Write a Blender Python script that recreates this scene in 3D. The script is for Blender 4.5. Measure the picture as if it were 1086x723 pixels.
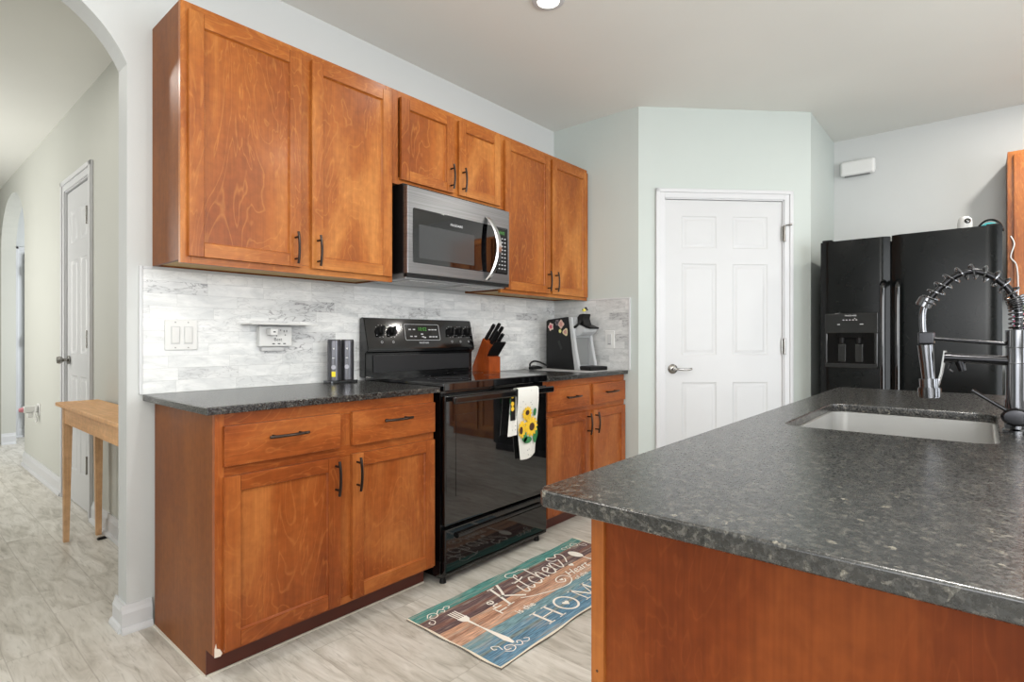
import bpy, bmesh, math, random
from mathutils import Matrix, Vector, noise
random.seed(7)
for o in list(bpy.data.objects): bpy.data.objects.remove(o, do_unlink=True)
C = bpy.context.scene.collection
PI = math.pi

# ------------------------------------------------------------------ camera
cam_d = bpy.data.cameras.new('camera'); cam = bpy.data.objects.new('camera', cam_d); C.objects.link(cam)
cam.location = (-0.7349, -2.5215, 1.1359)
cam.rotation_euler = (PI/2, 0, math.radians(40.584 - 90))
cam_d.sensor_width = 36; cam_d.lens = 583.67/1086*36; cam_d.shift_y = -(361.5-358.77)/1086
cam_d.clip_start = 0.03
bpy.context.scene.camera = cam

# ------------------------------------------------------------------ light
sc = bpy.context.scene
sc.view_settings.view_transform = 'Standard'; sc.view_settings.look = 'None'
sc.view_settings.gamma = 1; sc.view_settings.use_curve_mapping = False
sc.view_settings.exposure = 0.45
CH = 2.731
w = bpy.data.worlds.new('sky'); sc.world = w; w.use_nodes = True
w.node_tree.nodes['Background'].inputs[0].default_value = (0.86, 0.93, 1.0, 1)
w.node_tree.nodes['Background'].inputs[1].default_value = 1.5
def area(name, loc, target, sx, sy, power, col=(1,1,1)):
    l = bpy.data.lights.new(name, 'AREA'); l.shape = 'RECTANGLE'; l.size = sx; l.size_y = sy
    l.energy = power; l.color = col
    o = bpy.data.objects.new(name, l); C.objects.link(o); o.location = loc
    o.rotation_euler = (Vector(target)-Vector(loc)).to_track_quat('-Z', 'Y').to_euler(); return o
area('patio_daylight', (1.2, -5.88, 1.25), (1.2, 0, 1.25), 3.2, 2.2, 80, (0.96, 0.98, 1.0))
area('rear_daylight', (-3.38, -2.9, 1.45), (0, -2.9, 1.45), 2.4, 1.7, 26, (1.0, 0.98, 0.96))
area('ceiling_fill', (-1.6, -3.6, 1.6), (-0.6, -3.2, 3.0), 1.6, 1.6, 55, (1.0, 0.99, 0.97))  # unseen uplight added behind the camera to brighten the ceiling
area('hall_daylight', (-1.48, 3.4, 1.5), (0, 3.4, 1.5), 1.6, 1.6, 36, (1.0, 0.985, 0.95))
area('far_room_daylight', (2.0, 4.4, 1.5), (0.9, 5.8, 1.3), 1.0, 1.4, 45, (0.92, 0.96, 1.0))
LAMPS = [(1.345, -0.965, 2.5), (-2.4, -3.9, 12), (-1.3, -0.93, 11), (0.15, -2.45, 17), (1.6, -2.75, 14), (3.62, -2.95, 11), (-0.6, 1.2, 6)]

# ------------------------------------------------------------------ materials
def srgb(r, g, b):
    f = lambda c: (c/255/12.92) if c/255 <= 0.04045 else ((c/255+0.055)/1.055)**2.4
    return (f(r), f(g), f(b), 1)
class NT:
    def __init__(s, name):
        s.m = bpy.data.materials.new(name); s.m.use_nodes = True; s.t = s.m.node_tree
        s.b = s.t.nodes['Principled BSDF']
    def n(s, typ, **k):
        x = s.t.nodes.new(typ)
        for a, v in k.items():
            if a.startswith('i_'):
                key = a[2:]; key = int(key) if key.isdigit() else key.replace('_', ' ')
                x.inputs[key].default_value = v
            else: setattr(x, a, v)
        return x
    def l(s, a, b): s.t.links.new(a, b)
    def coord(s, scale=(1,1,1), out='Object', rot=(0,0,0)):
        c = s.n('ShaderNodeTexCoord'); m = s.n('ShaderNodeMapping'); m.inputs['Scale'].default_value = scale
        m.inputs['Rotation'].default_value = rot
        s.l(c.outputs[out], m.inputs['Vector']); return m.outputs['Vector']
    def ramp(s, fac, stops, interp='LINEAR'):
        r = s.n('ShaderNodeValToRGB'); r.color_ramp.interpolation = interp
        e = r.color_ramp.elements
        while len(e) < len(stops): e.new(0.5)
        for i, (p, c) in enumerate(stops): e[i].position = p; e[i].color = c if len(c) == 4 else (*c, 1)
        s.l(fac, r.inputs[0]); return r.outputs[0]
    def mix(s, fac, a, b, mode='MIX'):
        m = s.n('ShaderNodeMix', data_type='RGBA', blend_type=mode)
        for sock, v in ((m.inputs[0], fac), (m.inputs[6], a), (m.inputs[7], b)):
            if isinstance(v, bpy.types.NodeSocket): s.l(v, sock)
            else: sock.default_value = v
        return m.outputs[2]
    def math(s, op, a, b=0.0, c=0.0):
        m = s.n('ShaderNodeMath', operation=op)
        for i, v in enumerate((a, b, c)):
            if isinstance(v, bpy.types.NodeSocket): s.l(v, m.inputs[i])
            else: m.inputs[i].default_value = v
        return m.outputs[0]
    def bump(s, h, strength=0.2, dist=0.002):
        b = s.n('ShaderNodeBump'); b.inputs['Strength'].default_value = strength; b.inputs['Distance'].default_value = dist
        s.l(h, b.inputs['Height']); s.l(b.outputs[0], s.b.inputs['Normal'])
def plain(name, col, rough=0.5, metal=0.0, coat=0.0, var=0.04, vscale=6, emit=None, es=1.0, spec=0.5):
    t = NT(name); v = t.coord()
    nz = t.n('ShaderNodeTexNoise', i_Scale=vscale, i_Detail=3.0); t.l(v, nz.inputs['Vector'])
    c = srgb(*col) if max(col) > 1 else (*col, 1)
    lo = tuple(x*(1-var) for x in c[:3]); hi = tuple(min(1, x*(1+var)) for x in c[:3])
    t.l(t.ramp(nz.outputs['Fac'], [(0.3, lo), (0.7, hi)]), t.b.inputs['Base Color'])
    t.b.inputs['Roughness'].default_value = rough; t.b.inputs['Metallic'].default_value = metal
    t.b.inputs['Coat Weight'].default_value = coat; t.b.inputs['Coat Roughness'].default_value = 0.08
    t.b.inputs['Specular IOR Level'].default_value = spec
    if emit: t.b.inputs['Emission Color'].default_value = srgb(*emit); t.b.inputs['Emission Strength'].default_value = es
    return t.m
def wood(name, dark, mid, light, axis, rough=0.36, coat=0.06, figure=1.0, spec=0.3):
    t = NT(name)
    sc1 = [5.0, 5.0, 5.0]; sc1[axis] = 1.6
    sc2 = [150.0, 150.0, 150.0]; sc2[axis] = 5.0
    # large cloudy figure, distorted grain lines, fine pores
    n1 = t.n('ShaderNodeTexNoise', i_Scale=0.9, i_Detail=4.0, i_Distortion=0.6); t.l(t.coord(tuple(sc1)), n1.inputs['Vector'])
    n2 = t.n('ShaderNodeTexNoise', i_Scale=1.0, i_Detail=3.0); t.l(t.coord(tuple(sc2)), n2.inputs['Vector'])
    n3 = t.n('ShaderNodeTexNoise', i_Scale=1.0, i_Detail=3.0, i_Distortion=1.3); t.l(t.coord(tuple(sc1)), n3.inputs['Vector'])
    rings = t.math('FRACT', t.math('MULTIPLY', n3.outputs['Fac'], 13.0))
    line = t.ramp(rings, [(0.0, (1, 1, 1)), (0.12, (0.0, 0.0, 0.0)), (0.9, (0, 0, 0)), (1.0, (1, 1, 1))])
    base = t.ramp(n1.outputs['Fac'], [(0.25, srgb(*dark)), (0.5, srgb(*mid)), (0.78, srgb(*light))])
    c = t.mix(t.math('MULTIPLY', line, 0.34*figure), base, srgb(*light))
    f = t.ramp(n2.outputs['Fac'], [(0.3, (0.84, 0.82, 0.8)), (0.7, (1.08, 1.08, 1.08))])
    c = t.mix(0.8, c, f, 'MULTIPLY')
    n4 = t.n('ShaderNodeTexNoise', i_Scale=38.0, i_Detail=2.0); t.l(t.coord(), n4.inputs['Vector'])
    c = t.mix(0.7, c, t.ramp(n4.outputs['Fac'], [(0.3, (0.86, 0.84, 0.82)), (0.7, (1.12, 1.12, 1.12))]), 'MULTIPLY')
    t.l(c, t.b.inputs['Base Color'])
    t.b.inputs['Roughness'].default_value = rough; t.b.inputs['Coat Weight'].default_value = coat
    t.b.inputs['Coat Roughness'].default_value = 0.18; t.b.inputs['Specular IOR Level'].default_value = spec
    t.bump(n2.outputs['Fac'], 0.12, 0.0006)
    return t.m
W_D, W_M, W_L = (122, 60, 22), (154, 87, 34), (194, 130, 66)
WV = wood('maple_vertical', W_D, W_M, W_L, 2)
WH = wood('maple_horizontal', W_D, W_M, W_L, 0)
WN = wood('maple_panel', W_D, W_M, W_L, 2, figure=1.0)
B_D, B_M, B_L = (108, 48, 18), (143, 74, 30), (180, 112, 58)
BV = wood('base_maple_vertical', B_D, B_M, B_L, 2)
BH = wood('base_maple_horizontal', B_D, B_M, B_L, 0)
BN = wood('base_maple_panel', B_D, B_M, B_L, 2, figure=1.2)
WY = wood('maple_side', (104, 54, 20), (120, 67, 25), (136, 80, 32), 2, 0.4, 0.0, 0.15, 0.15)
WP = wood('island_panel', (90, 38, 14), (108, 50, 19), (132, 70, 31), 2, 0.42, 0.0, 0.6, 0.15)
WE = wood('birch_edge', (112, 58, 20), (140, 78, 30), (172, 106, 48), 2, 0.5, 0.0, 0.8)
BR = plain('reddish_toe', (86, 38, 26), 0.45, var=0.1)
TAN = plain('raw_underside', (196, 166, 116), 0.7, var=0.06)
PINE = wood('pine', (196, 142, 88), (216, 164, 108), (230, 184, 134), 1, 0.5, 0.1, 0.8)
PINEV = wood('pine_leg', (190, 146, 104), (208, 166, 124), (222, 184, 146), 2, 0.5, 0.1, 0.5)
BLOCK = wood('cherry_block', (98, 36, 14), (146, 66, 24), (182, 94, 38), 2, 0.3, 0.3, 0.5)
def wallpaint(name, col):
    t = NT(name); v = t.coord()
    n = t.n('ShaderNodeTexNoise', i_Scale=60.0, i_Detail=3.0); t.l(v, n.inputs['Vector'])
    n2 = t.n('ShaderNodeTexNoise', i_Scale=1.2, i_Detail=2.0); t.l(v, n2.inputs['Vector'])
    c = srgb(*col)
    t.l(t.ramp(n2.outputs['Fac'], [(0.3, tuple(x*0.98 for x in c[:3])), (0.7, tuple(min(1, x*1.02) for x in c[:3]))]), t.b.inputs['Base Color'])
    t.b.inputs['Roughness'].default_value = 0.6; t.b.inputs['Specular IOR Level'].default_value = 0.3
    t.bump(n.outputs['Fac'], 0.12, 0.002); return t.m
WALL = wallpaint('pale_sage_paint', (186, 193, 189))
WALLK = wallpaint('pale_grey_paint', (192, 194, 193))
HALLP = wallpaint('warm_grey_paint', (184, 185, 178))
CEIL = wallpaint('ceiling_paint', (222, 222, 217))
TRIM = plain('white_trim', (198, 199, 201), 0.35, var=0.01)
DOORM = plain('white_door', (192, 193, 194), 0.4, var=0.01)
NICK = plain('brushed_nickel', (150, 148, 144), 0.25, 1.0)
BRONZE = plain('dark_bronze', (58, 50, 46), 0.3, 0.85)
CHROME = plain('chrome', (225, 225, 228), 0.1, 1.0, var=0.0)
BLK = plain('black_enamel', (8, 8, 9), 0.06, coat=0.0, var=0.05, spec=0.7)
BLKM = plain('black_matte', (13, 13, 14), 0.45, var=0.1, spec=0.3)
BLKG = plain('black_glass', (6, 6, 7), 0.03, var=0.0, spec=1.0)
FRG = plain('fridge_black', (14, 16, 16), 0.2, var=0.03, spec=0.18)
GREYP = plain('grey_print', (190, 190, 192), 0.5, var=0.0)
WHT = plain('white_plastic', (212, 212, 210), 0.35, var=0.01)
WHT2 = plain('light_grey_plastic', (190, 190, 190), 0.35, var=0.01)
GREEN = plain('green_digits', (60, 110, 50), 0.4, emit=(120, 220, 90), es=0.12)
def steel():
    t = NT('brushed_steel'); n = t.n('ShaderNodeTexNoise', i_Scale=1.0, i_Detail=3.0); t.l(t.coord((3, 3, 260)), n.inputs['Vector'])
    t.l(t.ramp(n.outputs['Fac'], [(0.3, srgb(132, 132, 134)), (0.7, srgb(152, 152, 154))]), t.b.inputs['Base Color'])
    t.b.inputs['Metallic'].default_value = 0.9; t.b.inputs['Roughness'].default_value = 0.3
    t.bump(n.outputs['Fac'], 0.05, 0.0005); return t.m
STEEL = steel()
SINKM = plain('sink_steel', (170, 170, 168), 0.4, 0.6, var=0.03)
GUN = plain('gunmetal', (104, 105, 108), 0.16, 1.0, var=0.05)
GUND = plain('black_nickel', (48, 48, 50), 0.2, 0.9, var=0.05)
def granite(name):
    t = NT(name); v = t.coord()
    dn = t.n('ShaderNodeTexNoise', i_Scale=60.0, i_Detail=2.0); t.l(v, dn.inputs['Vector'])
    wv = t.n('ShaderNodeVectorMath', operation='SCALE'); t.l(dn.outputs['Color'], wv.inputs[0]); wv.inputs['Scale'].default_value = 0.014
    wa = t.n('ShaderNodeVectorMath', operation='ADD'); t.l(v, wa.inputs[0]); t.l(wv.outputs[0], wa.inputs[1])
    b = t.n('ShaderNodeTexVoronoi', i_Scale=150.0); t.l(wa.outputs[0], b.inputs['Vector'])
    a = t.n('ShaderNodeTexNoise', i_Scale=190.0, i_Detail=4.0, i_Roughness=0.7); t.l(v, a.inputs['Vector'])
    d = t.n('ShaderNodeTexNoise', i_Scale=22.0, i_Detail=3.0); t.l(v, d.inputs['Vector'])
    cell = t.ramp(b.outputs['Color'], [(0.0, (0.004, 0.004, 0.004)), (0.5, (0.011, 0.011, 0.010)), (0.72, (0.034, 0.032, 0.029)), (0.9, (0.075, 0.07, 0.058)), (1.0, (0.22, 0.2, 0.155))])
    c = t.mix(0.9, cell, t.ramp(a.outputs['Fac'], [(0.32, (0.3, 0.3, 0.3)), (0.66, (1.7, 1.7, 1.7))]), 'MULTIPLY')
    c = t.mix(0.6, c, t.ramp(d.outputs['Fac'], [(0.3, (0.6, 0.6, 0.6)), (0.7, (1.5, 1.5, 1.5))]), 'MULTIPLY')
    t.l(c, t.b.inputs['Base Color'])
    t.l(t.ramp(a.outputs['Fac'], [(0.3, (0.16, 0.16, 0.16)), (0.7, (0.36, 0.36, 0.36))]), t.b.inputs['Roughness'])
    t.b.inputs['Specular IOR Level'].default_value = 1.0
    t.bump(a.outputs['Fac'], 0.15, 0.0004); return t.m
GRAN = granite('dark_leathered_granite')
def floor_mat():
    t = NT('weathered_plank_floor')
    c = t.n('ShaderNodeTexCoord'); sp = t.n('ShaderNodeSeparateXYZ'); t.l(c.outputs['Object'], sp.inputs[0])
    W, L = 0.185, 1.22
    xs = t.math('DIVIDE', sp.outputs[0], W); col = t.math('FLOOR', xs)
    wn = t.n('ShaderNodeTexWhiteNoise', noise_dimensions='1D'); t.l(col, wn.inputs['W'])
    ys = t.math('ADD', t.math('DIVIDE', sp.outputs[1], L), wn.outputs['Value'])
    row = t.math('FLOOR', ys)
    cb = t.n('ShaderNodeCombineXYZ'); t.l(col, cb.inputs[0]); t.l(row, cb.inputs[1])
    w2 = t.n('ShaderNodeTexWhiteNoise', noise_dimensions='3D'); t.l(cb.outputs[0], w2.inputs['Vector'])
    off = t.n('ShaderNodeVectorMath', operation='SCALE'); t.l(w2.outputs['Color'], off.inputs[0]); off.inputs['Scale'].default_value = 40
    ad = t.n('ShaderNodeVectorMath', operation='ADD'); t.l(c.outputs['Object'], ad.inputs[0]); t.l(off.outputs[0], ad.inputs[1])
    def mp(s):
        m = t.n('ShaderNodeMapping'); m.inputs['Scale'].default_value = s; t.l(ad.outputs[0], m.inputs['Vector']); return m.outputs[0]
    n1 = t.n('ShaderNodeTexNoise', i_Scale=1.0, i_Detail=5.0, i_Distortion=1.0, i_Roughness=0.6); t.l(mp((17, 4.0, 1)), n1.inputs['Vector'])
    n2 = t.n('ShaderNodeTexNoise', i_Scale=1.0, i_Detail=5.0, i_Distortion=0.8); t.l(mp((95, 9, 1)), n2.inputs['Vector'])
    base = t.ramp(n1.outputs['Fac'], [(0.28, srgb(164, 159, 149)), (0.48, srgb(196, 192, 184)), (0.7, srgb(216, 213, 207))])
    f = t.ramp(n2.outputs['Fac'], [(0.3, (0.66, 0.65, 0.62)), (0.43, (0.97, 0.97, 0.97)), (0.8, (1.06, 1.06, 1.06))])
    cc = t.mix(0.75, base, f, 'MULTIPLY')
    tint = t.ramp(w2.outputs['Value'], [(0.0, (0.9, 0.89, 0.87)), (1.0, (1.06, 1.06, 1.05))])
    cc = t.mix(1.0, cc, tint, 'MULTIPLY')
    fx = t.math('ABSOLUTE', t.math('SUBTRACT', t.math('FRACT', xs), 0.5)); fy = t.math('ABSOLUTE', t.math('SUBTRACT', t.math('FRACT', ys), 0.5))
    seam = t.math('MAXIMUM', t.math('GREATER_THAN', fx, 0.5-0.0018/W), t.math('GREATER_THAN', fy, 0.5-0.0016/L))
    cc = t.mix(t.math('MULTIPLY', seam, 0.35), cc, srgb(120, 112, 100))
    t.l(cc, t.b.inputs['Base Color']); t.b.inputs['Roughness'].default_value = 0.38; t.b.inputs['Specular IOR Level'].default_value = 0.4
    t.bump(n2.outputs['Fac'], 0.1, 0.001); return t.m
FLOOR = floor_mat()
def tile_mat(name, axis, gain=1.0):
    # thin stacked marble mosaic: random length tiles in 5 cm rows, some dark veined
    t = NT(name); c = t.n('ShaderNodeTexCoord'); sp = t.n('ShaderNodeSeparateXYZ'); t.l(c.outputs['Object'], sp.inputs[0])
    H, L = 0.0503, 0.24
    zs = t.math('DIVIDE', sp.outputs[2], H); row = t.math('FLOOR', zs)
    wn = t.n('ShaderNodeTexWhiteNoise', noise_dimensions='1D'); t.l(row, wn.inputs['W'])
    xs = t.math('ADD', t.math('DIVIDE', sp.outputs[axis], L), t.math('MULTIPLY', wn.outputs['Value'], 7.0)); col = t.math('FLOOR', xs)
    cb = t.n('ShaderNodeCombineXYZ'); t.l(col, cb.inputs[0]); t.l(row, cb.inputs[1])
    w2 = t.n('ShaderNodeTexWhiteNoise', noise_dimensions='3D'); t.l(cb.outputs[0], w2.inputs['Vector'])
    off = t.n('ShaderNodeVectorMath', operation='SCALE'); t.l(w2.outputs['Color'], off.inputs[0]); off.inputs['Scale'].default_value = 30
    ad = t.n('ShaderNodeVectorMath', operation='ADD'); t.l(c.outputs['Object'], ad.inputs[0]); t.l(off.outputs[0], ad.inputs[1])
    mp = t.n('ShaderNodeMapping'); mp.inputs['Rotation'].default_value = (0.3, 0.5, 0.2); mp.inputs['Scale'].default_value = (6, 6, 18); t.l(ad.outputs[0], mp.inputs['Vector'])
    n1 = t.n('ShaderNodeTexNoise', i_Scale=1.0, i_Detail=5.0, i_Distortion=1.2); t.l(mp.outputs[0], n1.inputs['Vector'])
    n2 = t.n('ShaderNodeTexNoise', i_Scale=1.6, i_Detail=4.0, i_Distortion=1.6); t.l(mp.outputs[0], n2.inputs['Vector'])
    base = t.ramp(n1.outputs['Fac'], [(0.3, srgb(196*gain, 198*gain, 198*gain)), (0.55, srgb(216*gain, 217*gain, 216*gain)), (0.75, srgb(228*gain, 228*gain, 227*gain))])
    v = t.math('ABSOLUTE', t.math('SUBTRACT', n2.outputs['Fac'], 0.5))
    vein = t.ramp(v, [(0.0, (1, 1, 1)), (0.018, (0.25, 0.25, 0.25)), (0.05, (0, 0, 0))])
    sel = t.ramp(w2.outputs['Value'], [(0.35, (0.12, 0.12, 0.12)), (0.8, (0.45, 0.45, 0.45)), (0.93, (1, 1, 1))])
    cc = t.mix(t.math('MULTIPLY', vein, sel), base, srgb(130, 130, 132))
    tint = t.ramp(w2.outputs['Value'], [(0.0, (1.0, 1.0, 1.0)), (0.6, (0.97, 0.97, 0.97)), (0.9, (0.88, 0.88, 0.885)), (1.0, (0.8, 0.8, 0.81))])
    cc = t.mix(1.0, cc, tint, 'MULTIPLY')
    fx = t.math('ABSOLUTE', t.math('SUBTRACT', t.math('FRACT', xs), 0.5)); fz = t.math('ABSOLUTE', t.math('SUBTRACT', t.math('FRACT', zs), 0.5))
    seam = t.math('MAXIMUM', t.math('GREATER_THAN', fx, 0.5-0.0008/L), t.math('GREATER_THAN', fz, 0.5-0.0009/H))
    cc = t.mix(t.math('MULTIPLY', seam, 0.5), cc, srgb(176, 177, 176))
    t.l(cc, t.b.inputs['Base Color']); t.b.inputs['Roughness'].default_value = 0.3
    return t.m
TILE = tile_mat('marble_mosaic', 0, 1.04)
TILE2 = tile_mat('marble_mosaic_return', 1, 0.95)
def rug_mat():
    t = NT('printed_rug'); c = t.n('ShaderNodeTexCoord'); sp = t.n('ShaderNodeSeparateXYZ'); t.l(c.outputs['Object'], sp.inputs[0])
    n0 = t.n('ShaderNodeTexNoise', i_Scale=1.0, i_Detail=3.0); t.l(t.coord((4, 30, 1)), n0.inputs['Vector'])
    y = t.math('MULTIPLY', t.math('ADD', sp.outputs[1], t.math('MULTIPLY', t.math('SUBTRACT', n0.outputs['Fac'], 0.5), 0.012)), -1/0.51)
    b = t.ramp(y, [(0.0, srgb(88, 142, 136)), (0.128, srgb(128, 100, 90)), (0.15, srgb(108, 88, 88)), (0.24, srgb(126, 94, 86)), (0.30, srgb(104, 84, 84)),
                   (0.365, srgb(190, 148, 122)), (0.44, srgb(172, 130, 108)), (0.50, srgb(196, 156, 132)), (0.60, srgb(118, 150, 158)),
                   (0.70, srgb(110, 144, 164)), (0.78, srgb(120, 134, 134)), (0.81, srgb(98, 134, 158)), (0.92, srgb(108, 144, 168))], 'CONSTANT')
    n1 = t.n('ShaderNodeTexNoise', i_Scale=1.0, i_Detail=5.0); t.l(t.coord((16, 210, 1)), n1.inputs['Vector'])
    n2 = t.n('ShaderNodeTexNoise', i_Scale=1.0, i_Detail=4.0); t.l(t.coord((5, 60, 1)), n2.inputs['Vector'])
    cc = t.mix(0.9, b, t.ramp(n1.outputs['Fac'], [(0.32, (0.45, 0.44, 0.44)), (0.5, (0.95, 0.95, 0.95)), (0.68, (1.5, 1.47, 1.42))]), 'MULTIPLY')
    # worn paint: some bluish streaks expose bare boards
    worn = t.math('MULTIPLY', t.ramp(n2.outputs['Fac'], [(0.54, (0, 0, 0)), (0.60, (1, 1, 1))]), 0.4)
    cc = t.mix(worn, cc, srgb(176, 168, 156))
    lines = t.ramp(t.math('FRACT', t.math('MULTIPLY', y, 8.4)), [(0.0, (1, 1, 1)), (0.05, (0, 0, 0))])
    cc = t.mix(t.math('MULTIPLY', lines, 0.5), cc, srgb(60, 50, 48))
    x = sp.outputs[0]
    ed = t.math('MAXIMUM', t.math('GREATER_THAN', y, 0.98), t.math('MAXIMUM', t.math('LESS_THAN', x, 0.009), t.math('GREATER_THAN', x, 1.181)))
    cc = t.mix(ed, cc, srgb(222, 214, 196))
    t.l(cc, t.b.inputs['Base Color']); t.b.inputs['Roughness'].default_value = 0.85
    t.b.inputs['Specular IOR Level'].default_value = 0.15
    t.bump(n1.outputs['Fac'], 0.3, 0.001); return t.m
RUG = rug_mat()
def towel_mat():
    t = NT('towel_cotton'); v = t.coord()
    b = t.n('ShaderNodeTexVoronoi', i_Scale=60.0); t.l(v, b.inputs['Vector'])
    dots = t.ramp(b.outputs['Distance'], [(0.14, (1, 1, 1)), (0.2, (0, 0, 0))])
    sel = t.ramp(b.outputs['Color'], [(0.5, (0, 0, 0)), (0.52, (1, 1, 1))])
    t.l(t.mix(t.math('MULTIPLY', dots, sel), srgb(226, 226, 220), srgb(120, 120, 120)), t.b.inputs['Base Color'])
    n = t.n('ShaderNodeTexNoise', i_Scale=400.0); t.l(v, n.inputs['Vector']); t.bump(n.outputs['Fac'], 0.3, 0.001)
    t.b.inputs['Roughness'].default_value = 0.9; return t.m
TOWEL = towel_mat()
YEL = plain('sunflower_yellow', (240, 196, 50), 0.8, var=0.12, vscale=60)
YELD = plain('ochre', (206, 140, 40), 0.8)
BROWN = plain('flower_centre', (70, 42, 24), 0.8)
LEAF = plain('leaf_green', (52, 122, 72), 0.8, var=0.2, vscale=60)
CREAM = plain('print_white', (238, 232, 222), 0.8, var=0.02)
LAMPE = plain('lamp_lens', (255, 255, 255), 0.5, emit=(255, 250, 240), es=2.5)

# ------------------------------------------------------------------ builder
class MB:
    def __init__(s, M=None): s.bm = bmesh.new(); s.M = M or Matrix.Identity(4); s.mi = 0
    def _merge(s, t):
        for f in t.faces: f.material_index = s.mi
        me = bpy.data.meshes.new('t'); bmesh.ops.recalc_face_normals(t, faces=t.faces[:]); t.to_mesh(me); t.free(); me.transform(s.M)
        s.bm.from_mesh(me); bpy.data.meshes.remove(me); return s
    def box(s, a, b, bev=0.0, seg=2, R=None):
        t = bmesh.new(); bmesh.ops.create_cube(t, size=1)
        a, b = Vector(a), Vector(b); d = b-a; c = (a+b)/2
        bmesh.ops.scale(t, vec=[max(abs(x), 1e-5) for x in d], verts=t.verts)
        if bev: bmesh.ops.bevel(t, geom=t.edges[:], offset=min(bev, 0.49*min(abs(x) for x in d)), segments=seg, affect='EDGES', profile=0.5)
        if R: bmesh.ops.transform(t, matrix=R, verts=t.verts)
        bmesh.ops.translate(t, vec=c, verts=t.verts); return s._merge(t)
    def cyl(s, p0, p1, r0, r1=None, seg=24, bev=0.0):
        r1 = r0 if r1 is None else r1; p0, p1 = Vector(p0), Vector(p1); d = p1-p0
        t = bmesh.new(); bmesh.ops.create_cone(t, cap_ends=True, segments=seg, radius1=r0, radius2=r1, depth=d.length)
        if bev: bmesh.ops.bevel(t, geom=[e for e in t.edges if e.calc_face_angle(0) > 1.0], offset=bev, segments=2, affect='EDGES')
        M = Matrix.Translation((p0+p1)/2) @ d.to_track_quat('Z', 'Y').to_matrix().to_4x4()
        bmesh.ops.transform(t, matrix=M, verts=t.verts); return s._merge(t)
    def tube(s, pts, r, seg=10, closed=False, rad=None):
        pts = [Vector(p) for p in pts]; n = len(pts); t = bmesh.new(); rings = []; up = None
        for i, p in enumerate(pts):
            if closed: d = (pts[(i+1) % n]-pts[i-1])
            else: d = pts[min(i+1, n-1)]-pts[max(i-1, 0)]
            d.normalize()
            if up is None: up = d.orthogonal().normalized()
            up = (up-d*up.dot(d)).normalized(); sd = d.cross(up); rr = rad[i] if rad else r
            rings.append([t.verts.new(p+(up*math.cos(a)+sd*math.sin(a))*rr) for a in [2*PI*k/seg for k in range(seg)]])
        for i in range(n if closed else n-1):
            A, B = rings[i], rings[(i+1) % n]
            for k in range(seg): t.faces.new((A[k], A[(k+1) % seg], B[(k+1) % seg], B[k]))
        if not closed: t.faces.new(rings[0][::-1]); t.faces.new(rings[-1])
        return s._merge(t)
    def lathe(s, prof, c=(0,0,0), seg=32, R=None, sc=(1,1,1)):
        t = bmesh.new(); rings = []
        for r, z in prof:
            rings.append([t.verts.new((r*math.cos(a), r*math.sin(a), z)) for a in [2*PI*k/seg for k in range(seg)]] if r > 1e-6 else [t.verts.new((0, 0, z))])
        for A, B in zip(rings, rings[1:]):
            for k in range(seg):
                q = [A[k % len(A)], A[(k+1) % len(A)], B[(k+1) % len(B)], B[k % len(B)]]
                q2 = []
                for v in q:
                    if v not in q2: q2.append(v)
                if len(q2) > 2: t.faces.new(q2)
        bmesh.ops.scale(t, vec=sc, verts=t.verts)
        if R: bmesh.ops.transform(t, matrix=R, verts=t.verts)
        bmesh.ops.translate(t, vec=c, verts=t.verts); return s._merge(t)
    def prism(s, poly, axis, a, b, bev=0.0):
        # poly lies in the two axes other than `axis` (in x,y,z order), extruded from a to b
        t = bmesh.new(); o = [i for i in range(3) if i != axis]; vs = []
        for h in (a, b):
            row = []
            for p in poly:
                q = [0, 0, 0]; q[o[0]], q[o[1]] = p; q[axis] = h; row.append(t.verts.new(q))
            vs.append(row)
        n = len(poly); t.faces.new(vs[0]); t.faces.new(vs[1][::-1])
        for i in range(n): t.faces.new((vs[0][i], vs[1][i], vs[1][(i+1) % n], vs[0][(i+1) % n]))
        bmesh.ops.recalc_face_normals(t, faces=t.faces[:])
        if bev: bmesh.ops.bevel(t, geom=[e for e in t.edges if e.calc_face_angle(0) > 0.5], offset=bev, segments=2, affect='EDGES')
        return s._merge(t)
    def grid(s, f, nu, nv, th=0.0):
        t = bmesh.new(); V = [[t.verts.new(f(i/nu, j/nv)) for j in range(nv+1)] for i in range(nu+1)]
        for i in range(nu):
            for j in range(nv): t.faces.new((V[i][j], V[i+1][j], V[i+1][j+1], V[i][j+1]))
        if th: bmesh.ops.recalc_face_normals(t, faces=t.faces[:]); bmesh.ops.solidify(t, geom=t.faces[:], thickness=th)
        return s._merge(t)
    def plate(s, loops, z0, z1, bev=0.0, res=2):
        # filled outline with holes, extruded along z with rounded rims
        cu = bpy.data.curves.new('t', 'CURVE'); cu.dimensions = '2D'; cu.fill_mode = 'BOTH'
        for lp in loops:
            sp = cu.splines.new('POLY'); sp.points.add(len(lp)-1); sp.use_cyclic_u = True
            for p, q in zip(sp.points, lp): p.co = (q[0], q[1], 0, 1)
        cu.extrude = (z1-z0)/2-bev; cu.bevel_depth = bev; cu.bevel_resolution = res; cu.offset = -bev
        ob = bpy.data.objects.new('t', cu); C.objects.link(ob)
        me = bpy.data.meshes.new_from_object(ob); bpy.data.objects.remove(ob); bpy.data.curves.remove(cu)
        t = bmesh.new(); t.from_mesh(me); bpy.data.meshes.remove(me)
        bmesh.ops.remove_doubles(t, verts=t.verts, dist=1e-5)
        bmesh.ops.translate(t, vec=(0, 0, (z0+z1)/2), verts=t.verts); return s._merge(t)
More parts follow.
